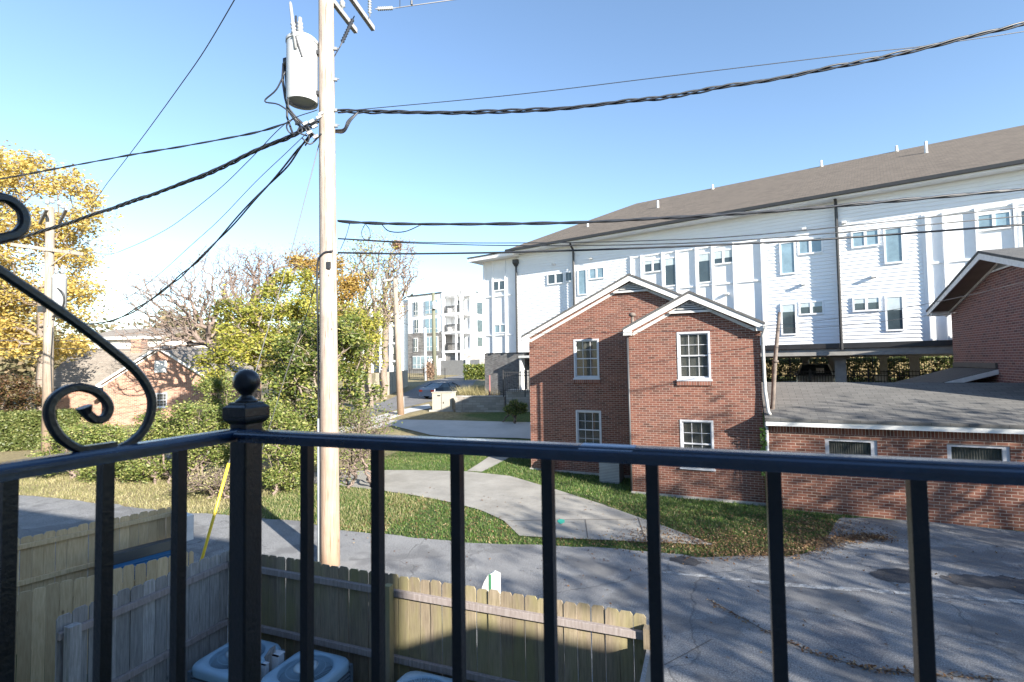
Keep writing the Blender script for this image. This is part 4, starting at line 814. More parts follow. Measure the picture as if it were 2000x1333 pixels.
def cable(label, A, Bp, pts, r=.015, twist=0, group=None, mat=CABLE, name='overhead_cable', cat='cable', nstr=3, pitch=1.3):
    a = P(*A); b = P(*Bp); n = (b - a); n.z = 0; n = n.normalized(); nn = Vector((n.y, -n.x, 0)); w = []
    for x, y in spl(pts, 10):
        d = ray(x, y); k = (a - EYE).dot(nn) / d.dot(nn); w.append(EYE + d * k)
    if twist:
        L = [0]
        for p, q in zip(w, w[1:]): L.append(L[-1] + (q - p).length)
        dense = []; N = int(L[-1] / .12) + 2; Ls = np.linspace(0, L[-1], N); X = np.array([tuple(p) for p in w]); D = np.stack([np.interp(Ls, L, X[:, i]) for i in range(3)], -1)
        m = MB(a)
        for k in range(nstr):
            ph = 2 * math.pi * k / nstr; pt = []
            for i in range(N):
                d = Vector(D[min(i + 1, N - 1)] - D[max(i - 1, 0)]).normalized(); x = d.cross(UP).normalized(); y = x.cross(d); an = ph + Ls[i] * 2 * math.pi / pitch + .8 * math.sin(Ls[i] * .9); rr = twist * (1 + .35 * math.sin(Ls[i] * 1.9 + k))
                pt.append(Vector(D[i]) + x * math.cos(an) * rr + y * math.sin(an) * rr)
            m.tube(pt, r, 6)
    else: m = MB(a); m.tube(w, r, 6)
    o = m.build(name, mat, None, True); o.location = a; tag(o, label, cat, group); return o
PZ = 10.6
cable('thick twisted black cable sweeping from the tall pole to the upper right corner', (660, 217, PZ), (2000, 47, 8.5), [(660, 217), (700, 218), (800, 220), (900, 220), (1000, 217.5), (1100, 212), (1200, 201), (1300, 190), (1400, 172), (1500, 157), (1600, 137), (1700, 118), (1800, 95), (1900, 70), (2000, 47), (2150, 2)], .018, .026)
cable('thin wire running just above the thick twisted cable to the right', (660, 217, PZ), (2000, 62, 9.5), [(685, 216), (1000, 186), (1300, 150), (1500, 126), (1700, 102), (1800, 91), (2000, 62), (2150, 36)], .008)
cable('black cable crossing the brown roof, topmost of the lower four cables', (660, 433, PZ), (2000, 370, 8.6), [(660, 432), (700, 435), (800, 438), (1000, 437.5), (1150, 434), (1300, 426), (1500, 414), (1700, 397), (2000, 370), (2150, 356)], .021, .012, nstr=2)
cable('thin wire just under the topmost of the lower four cables', (660, 466, PZ), (2000, 405, 8.8), [(660, 466), (800, 473), (1000, 475), (1250, 471), (1500, 457), (2000, 405), (2150, 388)], .009)
cable('thin wire second from the bottom of the lower four cables', (660, 466, PZ), (2000, 422, 8.9), [(660, 467), (800, 475), (1000, 480), (1250, 478), (1500, 466), (2000, 422), (2150, 407)], .010)
cable('straight black cable lowest of the lower four, crossing the white siding', (660, 494, PZ), (2000, 439, 9.2), [(660, 494), (800, 496), (1000, 493), (1250, 485), (1500, 474), (1650, 465), (2000, 439), (2150, 427)], .019)
cable('thick grey bundle of cables running from the tall pole down to the left edge', (622, 236, PZ), (0, 476, 16), [(622, 236), (570, 265), (500, 295), (400, 342), (312, 375), (250, 397), (175, 422), (100, 447), (0, 476), (-150, 515)], .020, .03, nstr=4)
cable('single twisted cable above the thick bundle at the left', (560, 243, PZ), (0, 350, 13), [(562, 240), (500, 259), (375, 283), (250, 304), (125, 327), (0, 350), (-150, 372)], .013, .010, nstr=2)
cable('thin wire dropping from the top of the picture to the far left pole', (458, 0, 9.5), (110, 418, 22.3), [(520, -110), (458, 0), (400, 98), (350, 170), (292, 250), (250, 306), (212, 355), (175, 402), (118, 426)], .010)
cable('thin wire sagging from the tall pole to the crossarm of the far left pole', (545, 262, PZ), (165, 490, 22.3), [(620, 215), (560, 240), (490, 310), (430, 368), (350, 432), (300, 462), (250, 485), (212, 497), (165, 490)], .009)
cable('thin straight wire between the sagging wire and the thick black bundle', (590, 270, PZ), (120, 640, 22.3), [(610, 250), (560, 298), (500, 355), (430, 428), (375, 478), (300, 545), (240, 585), (120, 625)], .008)
cable('heavy pair of black cables drooping from the tall pole to the far left pole', (610, 262, PZ), (107, 620, 22.3), [(610, 262), (585, 290), (555, 330), (500, 387), (437, 457), (375, 520), (300, 582), (237, 620), (185, 633), (140, 628), (100, 616)], .020, .022, nstr=2, pitch=3.7)
GUY = plain('guy_strand', (.13, .13, .13), .6)
cable('grey guy wire coming down through the bright bushes from the tall pole', (628, 515, PZ), (471, 1000, 14.3), [(628, 515), (602, 605), (585, 652), (560, 726), (527, 832), (500, 915), (471, 1000)], .010, mat=GUY, name='guy_wire', cat='guy wire')
gw = cable('guy wire with a yellow plastic guard slanting to the ground by the grey fence', (625, 275, PZ), (385, 1122, 10.1), [(625, 275), (600, 372), (565, 505), (520, 655), (447, 905), (385, 1122)], .009, mat=GUY, name='guy_wire', cat='guy wire')
m = MB(gw.location)
pa = P(625, 275, PZ); pb = P(385, 1122, 10.1); n = (pb - pa); n.z = 0; nn = Vector((n.y, -n.x, 0)).normalized()
def onpl(x, y): d = ray(x, y); return EYE + d * ((pa - EYE).dot(nn) / d.dot(nn))
m.tube([onpl(447, 905), onpl(397, 1083), onpl(387, 1118)], .028, 8); m.build('guard', plain('yellow_plastic', (.75, .55, .04), .45), gw, True)
cable('thin service wire across the brick gables just under the eaves', (1020, 655, 15.6), (1862, 590, 12.4), [(1022, 652), (1230, 650), (1400, 645), (1490, 638), (1650, 620), (1840, 588), (2050, 540)], .007)
cable('thin service wire below the upper one, from the brick house corner to the shaded gable', (1490, 642, 14.5), (1862, 612, 13.5), [(1490, 642), (1600, 640), (1700, 631), (1800, 618), (1868, 611)], .007)
cable('telephone line passing behind the bushes at the height of the far roof', (0, 667, 22.5), (771, 645, 32), [(-100, 668), (100, 665), (300, 671), (500, 674), (640, 668), (774, 650)], .014)
cable('telephone line passing just under the other one behind the bushes', (0, 683, 22.5), (771, 660, 32), [(-100, 682), (100, 681), (300, 685), (500, 685), (640, 678), (775, 662)], .012)
cable('wire running from the middle pole along the far street', (775, 600, 32), (849, 640, 62), [(773, 612), (790, 632), (820, 640), (848, 638)], .02)
cable('upper wire from the middle pole to the far street pole', (775, 570, 32), (848, 600, 62), [(772, 556), (800, 590), (830, 600), (847, 597)], .016)
cable('wire from the far street pole toward the white corner', (849, 640, 62), (945, 650, 45), [(848, 645), (890, 652), (945, 648)], .02)
# left pole
bl = G(92, 905)
lp = thing('utility_pole', 'wooden utility pole with two crossarms and a white transformer in front of the yellow tree', 'utility pole', bl)
ZL = bl.dot(fwdH); tl_ = P(98, 405, ZL)
m = MB(bl); m.tube([bl - UP * .3, tl_], [.21, .15], 16); m.build('pole', W_POLE2, lp, True)
m = MB(bl); m.beam(P(22, 478, ZL - .5), P(163, 497, ZL + .2), .11, .14); ar = m.build('crossarm', W_POLE2, lp)
m = MB(bl); m.beam(P(60, 484, ZL - .3), P(98, 520, ZL - .1), .04, .05); m.beam(P(132, 494, ZL), P(98, 520, ZL - .1), .04, .05); m.build('brace', W_POLE2, ar)
for dd, x0 in ((-.2, 78), (.2, 116)):
    m = MB(bl); m.beam(P(x0, 436, ZL + 1.0), P(x0 + 14, 408, ZL - .8), .1, .13); m.build('crossarm', W_GREY, lp)
m = MB(bl)
for x, y in ((92, 400), (102, 398), (116, 402), (122, 408)): m.lathe(P(x, y, ZL), [(.03, 0), (.11, .06), (.07, .12), (.1, .16), (.03, .24)], 10); m.build('pin_insulator', PORC, lp, True); m = MB(bl)
m = MB(bl); q = P(115, 600, ZL - .2); m.lathe(q, [(.22, 0), (.26, .02), (.26, 1.25), (.28, 1.27), (.2, 1.4), (.05, 1.45)], 20); m.build('transformer', TRP, lp, True)
m = MB(bl)
for x in (110, 122): m.lathe(P(x, 535, ZL - .2), [(.05, 0), (.08, .1), (.05, .18), (.08, .26), (.03, .4)], 10)
m.build('bushing', PORC, lp, True)
m = MB(bl); m.box(tl_.x - .2, tl_.x + .14, tl_.y - .28, tl_.y + .0, P(0, 612, ZL).z, P(0, 600, ZL).z); m.tube([Vector(p) for p in spl([P(108, 560, ZL - .4), P(124, 575, ZL - .45), P(122, 600, ZL - .3), P(102, 620, ZL - .2)], 5)], .03, 6); m.tube([P(103, 640, ZL - .3), P(99, 700, ZL - .3), P(101, 760, ZL - .3)], .02, 6); m.build('cable_box', DARK, lp)
# middle pole
bm_ = G(783, 811); ZM = bm_.dot(fwdH)
mp = thing('utility_pole', 'slender wooden pole on the lawn beside the street in front of the far apartments', 'utility pole', bm_)
m = MB(bm_); m.tube([bm_ - UP * .2, P(771.5, 545, ZM)], [.22, .14], 14); m.build('pole', W_POLE2, mp, True)
m = MB(bm_); m.beam(P(748, 549, ZM - .4), P(779, 544, ZM + .3), .08, .1); ar = m.build('crossarm', W_GREY, mp)
m = MB(bm_)
for x, y in ((750, 546), (772, 541), (779, 543)): m.lathe(P(x, y, ZM - .2), [(.03, 0), (.09, .05), (.05, .1), (.08, .15), (.02, .22)], 8); m.build('pin_insulator', PORC, ar); m = MB(bm_)
m = MB(bm_); q = G(787, 810); m.tube([q, q + UP * 1.1], .09, 8); m.build('riser_guard', PORC, mp)
bf = G(849, 741); ZF = bf.dot(fwdH)
fp = thing('utility_pole', 'far mossy utility pole with a small transformer at the bend of the street', 'utility pole', bf)
m = MB(bf); m.tube([bf - UP * .2, P(846, 572, ZF)], [.32, .2], 10); m.build('pole', plain('green_grey_wood', (.13, .135, .095), .9), fp, True)
m = MB(bf); m.lathe(P(848, 604, ZF - .4), [(.3, 0), (.32, .02), (.32, .9), (.1, 1.1)], 12); m.build('transformer', TRP, fp, True)
gs = G(831, 744); m = MB(gs); m.tube([gs, P(830, 640, gs.dot(fwdH))], .17, 8); o = m.build('lamp_post', plain('grey_post', (.42, .44, .48), .5), None, True); o.location = gs; tag(o, 'thin grey metal post between the middle and the far wooden poles', 'post')

# ================================================================== PLANTS
def frusta(A, Bq, ra, rb, n=5):
    d = Bq - A; L = np.linalg.norm(d, axis=1, keepdims=True) + 1e-9; d = d / L; ref = np.where(np.abs(d[:, 2:3]) > .9, np.array([[1., 0, 0]]), np.array([[0, 0, 1.]]))
    x = np.cross(d, ref); x /= np.linalg.norm(x, axis=1, keepdims=True); y = np.cross(d, x); a = np.arange(n) * 2 * math.pi / n; c = np.cos(a)[None, :, None]; s = np.sin(a)[None, :, None]
    off = x[:, None] * c + y[:, None] * s; V = np.concatenate([A[:, None] + off * ra[:, None, None], Bq[:, None] + off * rb[:, None, None]], 1).reshape(-1, 3)
    k = np.arange(n); q = np.stack([k, (k + 1) % n, (k + 1) % n + n, k + n], -1); Fq = (np.arange(len(A))[:, None, None] * 2 * n + q[None]).reshape(-1, 4); return V, Fq
def grow(base, T, top, rtip, wig=.12, pen=.25, p=.47, up=.15, spread=1):
    nodes = [np.array(base, float)]; par = [-1]; dl = [0.]; top = np.array(top, float); nt = 8
    for i in range(1, nt + 1):
        q = nodes[0] + (top - nodes[0]) * i / nt + rng.normal(0, wig * .35, 3) * (1, 1, .2); nodes.append(q); par.append(len(nodes) - 2); dl.append(dl[-1] + .1)
    T = T[np.argsort(np.linalg.norm(T - top, axis=1) + rng.normal(0, .3, len(T)))]
    buf = np.zeros((len(T) * 5 + 20, 3)); buf[:len(nodes)] = nodes; dd = np.zeros(len(buf)); dd[:len(nodes)] = dl; cnt = len(nodes); tips = []
    for q in T:
        dif = buf[:cnt] - q; D = np.linalg.norm(dif, axis=1); cost = D + pen * dd[:cnt] + np.maximum(dif[:, 2], 0) * .6; cost[:max(2, nt // 2)] += 2; k = int(np.argmin(cost)); st = buf[k].copy(); L = D[k]
        m = 1 if L < .25 else min(4, 2 + int(L / .8)); prev = k
        for j in range(1, m + 1):
            t = j / m; w = st + (q - st) * t; w[2] += up * L * math.sin(math.pi * t) * .5
            if j < m: w += rng.normal(0, wig * L * .35, 3)
            buf[cnt] = w; par.append(prev); dd[cnt] = dd[prev] + L / m; prev = cnt; cnt += 1
        tips.append(prev)
    par = np.array(par); c = np.zeros(cnt); c[tips] = 1
    for i in range(cnt - 1, 0, -1): c[par[i]] += c[i]
    r = rtip * np.maximum(c, 1) ** p; N = buf[:cnt]; i = np.arange(1, cnt)
    return N[par[i]], N[i], np.minimum(r[par[i]], r[i] * 1.6), r[i]
def leaves(C, per, sig, size, flat=.5):
    n = len(C) * per; c = np.repeat(C, per, 0) + rng.normal(0, 1, (n, 3)) * sig; s = rng.uniform(size[0], size[1], (n, 1)); a = rng.normal(0, 1, (n, 3)); a[:, 2] *= flat; a /= np.linalg.norm(a, axis=1, keepdims=True)
    b = np.cross(a, rng.normal(0, 1, (n, 3))); b /= np.linalg.norm(b, axis=1, keepdims=True)
    return np.stack([c - a * s, c - b * s * .5, c + a * s, c + b * s * .5], 1).reshape(-1, 3), np.arange(n * 4).reshape(-1, 4)
def lobes(L, N, shell=.35, box=False, clump=0):
    vol = np.array([l[3] * l[4] * l[5] for l in L]); k = rng.choice(len(L), N, p=vol / vol.sum()); c = np.array([l[:3] for l in L])[k]; r = np.array([l[3:6] for l in L])[k]
    if box: return c + rng.uniform(-1, 1, (N, 3)) * r
    if clump:
        M_ = max(8, N // (clump + 6)); k = k[:M_]; c = c[:M_]; r = r[:M_]; d = rng.normal(0, 1, (M_, 3)); d /= np.linalg.norm(d, axis=1, keepdims=True); rad = rng.uniform(.25, 1.12, (M_, 1)) ** .6; q = c + d * rad * r
        j = rng.integers(0, M_, N); sg = rng.uniform(.10, .24, (M_, 1))[j]; return q[j] + rng.normal(0, 1, (N, 3)) * r[j] * sg * (1, 1, .6)
    d = rng.normal(0, 1, (N, 3)); d /= np.linalg.norm(d, axis=1, keepdims=True); rad = np.where(rng.random((N, 1)) < shell, rng.uniform(.8, 1.05, (N, 1)), rng.random((N, 1)) ** .4); return c + d * rad * r
def LP(px, py, Z, rx, ry=None, rz=None):
    q = P(px, py, Z); k = Z / 1000; ry = ry or rx; return (q.x, q.y, q.z, rx * k, (rz or rx) * k * .9, ry * k)
BARK = plain('grey_brown_bark', (.20, .16, .13), .9, var=.4, scale=14, bump=.4); BARKP = plain('pale_bark', (.42, .38, .34), .9, var=.35, scale=9, bump=.3); TWIG = plain('pinkish_twigs', (.17, .13, .11), .9, var=.3)
def tree(name, label, cat, base, L, N, per, sig, size, lm, bark=BARK, rtip=.006, topf=None, box=False, group=None, shell=.35, flat=.5, wig=.12, p=.47, kind=None, stems=1, up=.15, clump=None):
    base = Vector(base); root = thing(name, label, cat, base, 0, group)
    if kind: root['kind'] = kind
    T = lobes(L, N, shell, box, (14 if per > 8 else 0) if clump is None else clump); gz = hgt(T[:, 0], T[:, 1]) + .08; T[:, 2] = np.maximum(T[:, 2], gz + rng.random(len(T)) * .15); bo = np.array(base)
    cen = T.mean(0); Vs, Fs = [], []; o = 0
    for k in range(stems):
        b = bo + (0 if stems == 1 else 1) * np.array([rng.normal(0, .35), rng.normal(0, .2), 0]); b[2] = float(hgt(b[0], b[1])) - .05
        Tk = T[k::stems]; top = np.array(topf) if topf is not None else b + (Tk.mean(0) - b) * np.array([.45, .45, .5])
        a = grow(b, Tk, top, rtip, wig=wig, p=p, up=up); v, f = frusta(*a); Vs.append(v - bo); Fs.append(f + o); o += len(v)
    npmesh('trunk', np.concatenate(Vs), np.concatenate(Fs), bark, root, smooth=True)
    if per:
        v, f = leaves(T, per, sig, size, flat); npmesh('crown', v - bo, f, lm, root)
    return root
def gp(px, Z, py=800): q = P(px, py, Z); q.z = float(hgt(q.x, q.y)); return q
YEL = leafm('yellow_autumn_leaves', [(0, (.38, .28, .06)), (.35, (.55, .40, .11)), (.75, (.66, .50, .18)), (1, (.28, .29, .07))], .6, .4)
YGR = leafm('yellow_green_leaves', [(0, (.16, .19, .03)), (.4, (.32, .33, .055)), (.75, (.47, .42, .08)), (1, (.55, .44, .10))], .6, .4)
ORG = leafm('ochre_leaves', [(0, (.28, .2, .05)), (.5, (.42, .28, .06)), (1, (.38, .2, .06))], .6, .35)
DGR = leafm('dark_green_leaves', [(0, (.05, .08, .017)), (.4, (.11, .15, .03)), (.75, (.22, .25, .055)), (1, (.40, .36, .10))], .45, .3)
PRI = leafm('privet_leaves', [(0, (.08, .12, .025)), (.4, (.17, .22, .05)), (.8, (.33, .34, .10)), (1, (.48, .44, .19))], .5, .35)
HDG = leafm('hedge_leaves', [(0, (.06, .085, .02)), (.5, (.12, .15, .04)), (1, (.24, .24, .09))], .5, .3)
MAR = leafm('maroon_leaves', [(0, (.06, .03, .02)), (.5, (.10, .10, .03)), (1, (.2, .09, .05))], .5, .3)
GRS = leafm('ornamental_grass', [(0, (.25, .22, .10)), (.5, (.4, .36, .18)), (1, (.5, .42, .25))], .7, .3)
GRY = leafm('brown_twig_leaves', [(0, (.22, .14, .09)), (.5, (.30, .2, .14)), (1, (.38, .27, .2))], .8, .3)

Z = 31
tree('autumn_tree', 'tall tree with bright yellow autumn leaves behind the wooden pole at the left edge', 'tree', gp(84, Z), [LP(60, 400, Z, 105, 90), LP(115, 350, Z, 60, 45), LP(150, 430, Z, 62, 60), LP(60, 520, Z, 125, 95), LP(150, 545, Z, 62, 60), LP(5, 620, Z, 90, 80), LP(85, 650, Z, 90, 70), LP(150, 610, Z, 45, 45), LP(20, 330, Z, 70, 45), LP(-90, 460, Z, 130, 140), LP(-90, 620, Z, 110, 90), LP(205, 440, Z, 22, 20), LP(120, 690, Z, 55, 35)], 2100, 22, .25, (.05, .15), YEL, rtip=.008, topf=P(82, 560, Z), clump=6)
Z = 28
tree('bare_tree', 'leafless tree with a pale trunk rising behind the shrubs left of the railing post', 'tree', gp(442, Z), [LP(330, 590, Z, 80, 65), LP(275, 565, Z, 48, 42), LP(400, 560, Z, 75, 60), LP(455, 580, Z, 55, 60), LP(300, 650, Z, 70, 40), LP(430, 500, Z, 50, 25), LP(370, 640, Z, 60, 40)], 2600, 0, .1, (.02, .04), GRY, TWIG, rtip=.0075, topf=P(432, 690, Z), wig=.16, p=.43)
Z = 33
tree('bare_tree', 'reddish brown leafless tree crown showing behind the yellow green trees', 'tree', gp(500, Z), [LP(505, 530, Z, 45, 50), LP(470, 560, Z, 45, 45), LP(545, 530, Z, 35, 40), LP(600, 500, Z, 40, 30)], 900, 5, .25, (.04, .07), GRY, TWIG, rtip=.011, topf=P(505, 640, Z))
Z = 24
tree('leafy_tree', 'broad yellow green tree left of the tall pole, its top tinged ochre', 'tree', gp(560, Z), [LP(560, 575, Z, 60, 60), LP(510, 640, Z, 75, 70), LP(600, 620, Z, 60, 70), LP(460, 660, Z, 45, 55), LP(590, 540, Z, 45, 38), LP(530, 720, Z, 90, 60), LP(425, 650, Z, 40, 60), LP(415, 720, Z, 45, 35)], 1500, 15, .16, (.03, .11), YGR, topf=P(555, 740, Z))
tree('leafy_tree', 'ochre and green tree crown touching the tall pole on both sides', 'tree', gp(640, 27), [LP(640, 560, 27, 50, 50), LP(690, 560, 27, 32, 36), LP(600, 530, 27, 40, 34), LP(660, 620, 27, 50, 45)], 620, 13, .2, (.05, .10), ORG, topf=P(640, 720, 27))
Z = 19
tree('leafy_tree', 'dense dark green small tree directly behind the tall pole', 'tree', gp(640, Z), [LP(600, 700, Z, 75, 60), LP(680, 690, Z, 60, 60), LP(560, 770, Z, 70, 60), LP(690, 760, Z, 52, 50), LP(630, 800, Z, 80, 50), LP(640, 650, Z, 60, 40)], 1400, 15, .13, (.025, .10), DGR, topf=P(632, 800, Z), stems=3)
tree('leafy_tree', 'yellow green tree between the tall pole and the middle pole', 'tree', gp(712, 24), [LP(690, 640, 24, 45, 50), LP(720, 680, 24, 28, 36), LP(680, 700, 24, 40, 40), LP(733, 705, 24, 12, 24)], 520, 14, .16, (.045, .09), YGR, topf=P(705, 730, 24))
Z = 36
tree('bare_tree', 'tall leafless tree with a forked trunk right of the tall pole', 'tree', gp(722, Z), [LP(700, 520, Z, 42, 50), LP(735, 500, Z, 40, 48), LP(690, 580, Z, 45, 50), LP(740, 590, Z, 40, 50), LP(715, 640, Z, 50, 30)], 1100, 3, .3, (.05, .1), YGR, BARK, rtip=.012, topf=P(716, 660, Z), wig=.16, p=.45)
tree('bare_tree', 'leafless tree with dark twig clumps in its crown behind the middle pole', 'tree', gp(750, 42), [LP(790, 520, 42, 32, 50), LP(765, 545, 42, 35, 50), LP(790, 480, 42, 22, 20), LP(760, 600, 42, 40, 35)], 1000, 2, .25, (.05, .09), GRY, BARK, rtip=.013, topf=P(752, 665, 42), wig=.16, p=.44)
for px, py, lab in ((775, 479, 'small dark twig nest high in the leafless tree behind the middle pole'), (722, 538, 'dark leafy nest in the fork of the tall leafless tree')):
    q = P(px, py, 40); v, f = leaves(np.array([tuple(q)]), 520, .15, (.08, .16)); o = npmesh('nest', v - np.array(q), f, GRY); o.location = q; tag(o, lab, 'nest')
# thicket along the alley: each shrub its own
TH = [(140, 19.5, [(140, 872, 50, 36), (120, 905, 40, 28)], 'privet shrub seen through the lower scroll'), (215, 19, [(215, 862, 52, 38), (225, 900, 50, 35)], 'privet shrub under the right curve of the lower scroll'), (300, 18.5, [(305, 852, 55, 40), (300, 895, 55, 38)], 'spreading privet shrub between the scroll and the corner post'),
      (385, 18, [(380, 835, 55, 45), (390, 885, 55, 40)], 'tall privet shrub just left of the corner post'), (450, 19.5, [(440, 790, 50, 50), (450, 850, 50, 50)], 'privet shrub behind the ball topped post'), (545, 16.8, [(545, 870, 55, 55), (560, 910, 50, 40), (530, 820, 40, 40)], 'bright green privet shrub right of the corner post, below the rail')]
for px, z, L, lab in TH: tree('privet_shrub', lab, 'shrub', gp(px, z), [LP(a, b, z, c, d) for a, b, c, d in L], 620, 22, .11, (.028, .06), PRI, TWIG, rtip=.005, stems=5, group='privet shrubs along the alley', up=.3)
tree('thorny_shrub', 'thin grey half bare shrub at the right side of the tall pole', 'shrub', gp(700, 17), [LP(700, 850, 17, 50, 50), LP(670, 900, 17, 40, 40), LP(730, 820, 17, 50, 30)], 700, 3, .12, (.025, .05), PRI, TWIG, rtip=.004, stems=6, up=.4, wig=.2)
tree('thorny_shrub', 'thin grey half bare shrub in the gap left of the tall pole', 'shrub', gp(600, 18.3), [LP(600, 850, 18.3, 45, 50), LP(590, 900, 18.3, 40, 30)], 420, 4, .12, (.025, .05), PRI, TWIG, rtip=.004, stems=5, up=.4, wig=.2)
tree('dry_shrub', 'low dry tangled shrub at the foot of the thicket behind the yellow guy guard', 'shrub', gp(430, 16.2), [LP(430, 935, 16.2, 60, 22), LP(380, 945, 16.2, 50, 18)], 500, 4, .12, (.02, .045), M_DRYB, TWIG, rtip=.004, stems=6, up=.4, wig=.2)
# hedge and dark shrub at the left
def hedge(name, label, fr, s0, s1, t0, t1, z0, z1, n, per, size, mat, cat='hedge', group=None):
    base = fr.w((s0 + s1) / 2, (t0 + t1) / 2, z0); T = np.stack([rng.uniform(s0, s1, n), rng.uniform(t0, t1, n), rng.uniform(z0, z1, n)], -1)
    k = rng.integers(0, 3, n); T[:, 2] = np.where(k == 0, z1 + rng.normal(0, .03, n), T[:, 2]); T[:, 1] = np.where(k == 1, t0 + rng.normal(0, .04, n), T[:, 1])
    Wd = np.array(fr.o)[None] + T[:, :1] * np.array(fr.u) + T[:, 1:2] * np.array(fr.v) + T[:, 2:] * np.array([0, 0, 1]); root = thing(name, label, cat, base, 0, group); bo = np.array(base)
    v, f = leaves(Wd, per, .09, size, 1); npmesh('foliage', v - bo, f, mat, root); m = MB(base)
    for i in range(int((s1 - s0) / .4)): s = s0 + .4 * i + random.uniform(-.1, .1); p_ = fr.w(s, (t0 + t1) / 2, z0 - .1); m.tube([p_, p_ + Vector((random.uniform(-.1, .1), random.uniform(-.1, .1), (z1 - z0) * .8))], .02, 5)
    m.build('stem', BARK, root); return root
HF = Frame(P(0, 850, 26), 75); hz = float(hgt(*HF.w(0, 0, 0)[:2]))
hedge('hedge', 'clipped green hedge in front of the yellow tree at the left edge', HF, -4, 3.2, 0, 1.1, hz, hz + 1.75, 5200, 7, (.05, .10), HDG)
tree('dark_shrub', 'dark maroon green shrub behind the clipped hedge at the far left', 'shrub', gp(25, 30), [LP(25, 770, 30, 42, 35), LP(-30, 770, 30, 40, 35)], 600, 16, .16, (.05, .1), MAR)
tree('small_bush', 'small bright green bush against the left corner of the brick house', 'bush', gp(1005, 28), [LP(1003, 795, 28, 20, 12), LP(1018, 797, 28, 14, 11)], 320, 18, .06, (.03, .06), DGR, stems=4)
def tuft(name, label, c, r, h, n, mat):
    a = rng.uniform(0, 6.28, n); q = np.sqrt(rng.random(n)) * r; x = c.x + np.cos(a) * q; y = c.y + np.sin(a) * q; z = hgt(x, y); H_ = h * rng.uniform(.5, 1.1, n); b = rng.uniform(0, 6.28, n); w = .02; ln = rng.normal(0, .35, (n, 2)) * h
    A = np.stack([x - np.cos(b) * w, y - np.sin(b) * w, z], -1); B_ = np.stack([x + np.cos(b) * w, y + np.sin(b) * w, z], -1); C = np.stack([x + ln[:, 0], y + ln[:, 1], z + H_], -1)
    o = npmesh(name, (np.stack([A, B_, C], 1).reshape(-1, 3) - np.array(c)), np.arange(3 * n).reshape(-1, 3), mat); o.location = c; tag(o, label, 'grass clump'); return o
tuft('ornamental_grass', 'tan ornamental grass clump left above the stone retaining wall', gp(930, 37), 1.1, 1.35, 3500, GRS)
tuft('ornamental_grass', 'tan ornamental grass clump nearest the dark iron fence above the retaining wall', gp(968, 36), 1.2, 1.3, 3500, GRS)
# distant wood
n = 1500; px = rng.uniform(-500, 1000, n); zz = rng.uniform(95, 170, n); Cn = []
for x, z in zip(px, zz):
    q = P(x, 700, z); g_ = float(hgt(q.x, q.y)); top = 5.5 + 4.5 * math.sin(x * .013 + 1) * math.sin(x * .031) + 4 * rng.random(); Cn.append((q.x, q.y, g_ + rng.random() * (top + 2)))
v, f = leaves(np.array(Cn), 60, 1.7, (.35, .8)); o = npmesh('distant_wood', v, f, leafm('far_foliage', [(0, (.10, .10, .05)), (.5, (.2, .17, .09)), (1, (.28, .2, .13))], .8, .3)); tag(o, 'brown and green autumn wood along the horizon behind the houses', 'wood', kind='stuff')
# trees outside the frame to the right: their shadows fall across the road, lawn and brick walls
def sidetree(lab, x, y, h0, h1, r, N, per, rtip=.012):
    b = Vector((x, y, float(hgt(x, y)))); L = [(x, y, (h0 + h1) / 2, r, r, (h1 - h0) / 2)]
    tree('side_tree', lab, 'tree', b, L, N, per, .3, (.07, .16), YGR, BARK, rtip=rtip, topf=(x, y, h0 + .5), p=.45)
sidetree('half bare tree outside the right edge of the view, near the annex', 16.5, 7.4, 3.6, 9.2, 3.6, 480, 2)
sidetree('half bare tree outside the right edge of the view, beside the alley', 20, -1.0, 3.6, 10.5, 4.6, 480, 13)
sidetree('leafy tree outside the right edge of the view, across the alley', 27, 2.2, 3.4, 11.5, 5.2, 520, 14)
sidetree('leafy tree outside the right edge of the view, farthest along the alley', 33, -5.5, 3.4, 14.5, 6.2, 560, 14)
# unseen building carrying the balcony, blocks and gap shaped to shade yard and fence
m = MB((0, -1.3, 0)); m.box(-9, 8.5, -9, -1.3, -.4, 7.8); m.box(9.5, 21, -9, -1.3, -.4, 6.3); hb = thing('home_shade_building', 'unseen building behind the viewer that carries the balcony, shaped to shade the yard', 'building', (0, -1.3, 0)); m.build('wall', plain('blue_grey_siding', (.33, .38, .44), .7), hb)  # blue-grey wall colour added to cool the bounce on the railing
m = MB((0, -1.3, 0)); m.hull([(-9.2, -1.1, 7.81), (-9.2, -9.3, 7.81), (-9.2, -5, 8.7)], [(8.6, -1.1, 7.81), (8.6, -9.3, 7.81), (8.6, -5, 8.7)]); m.build('roof', SH, hb)

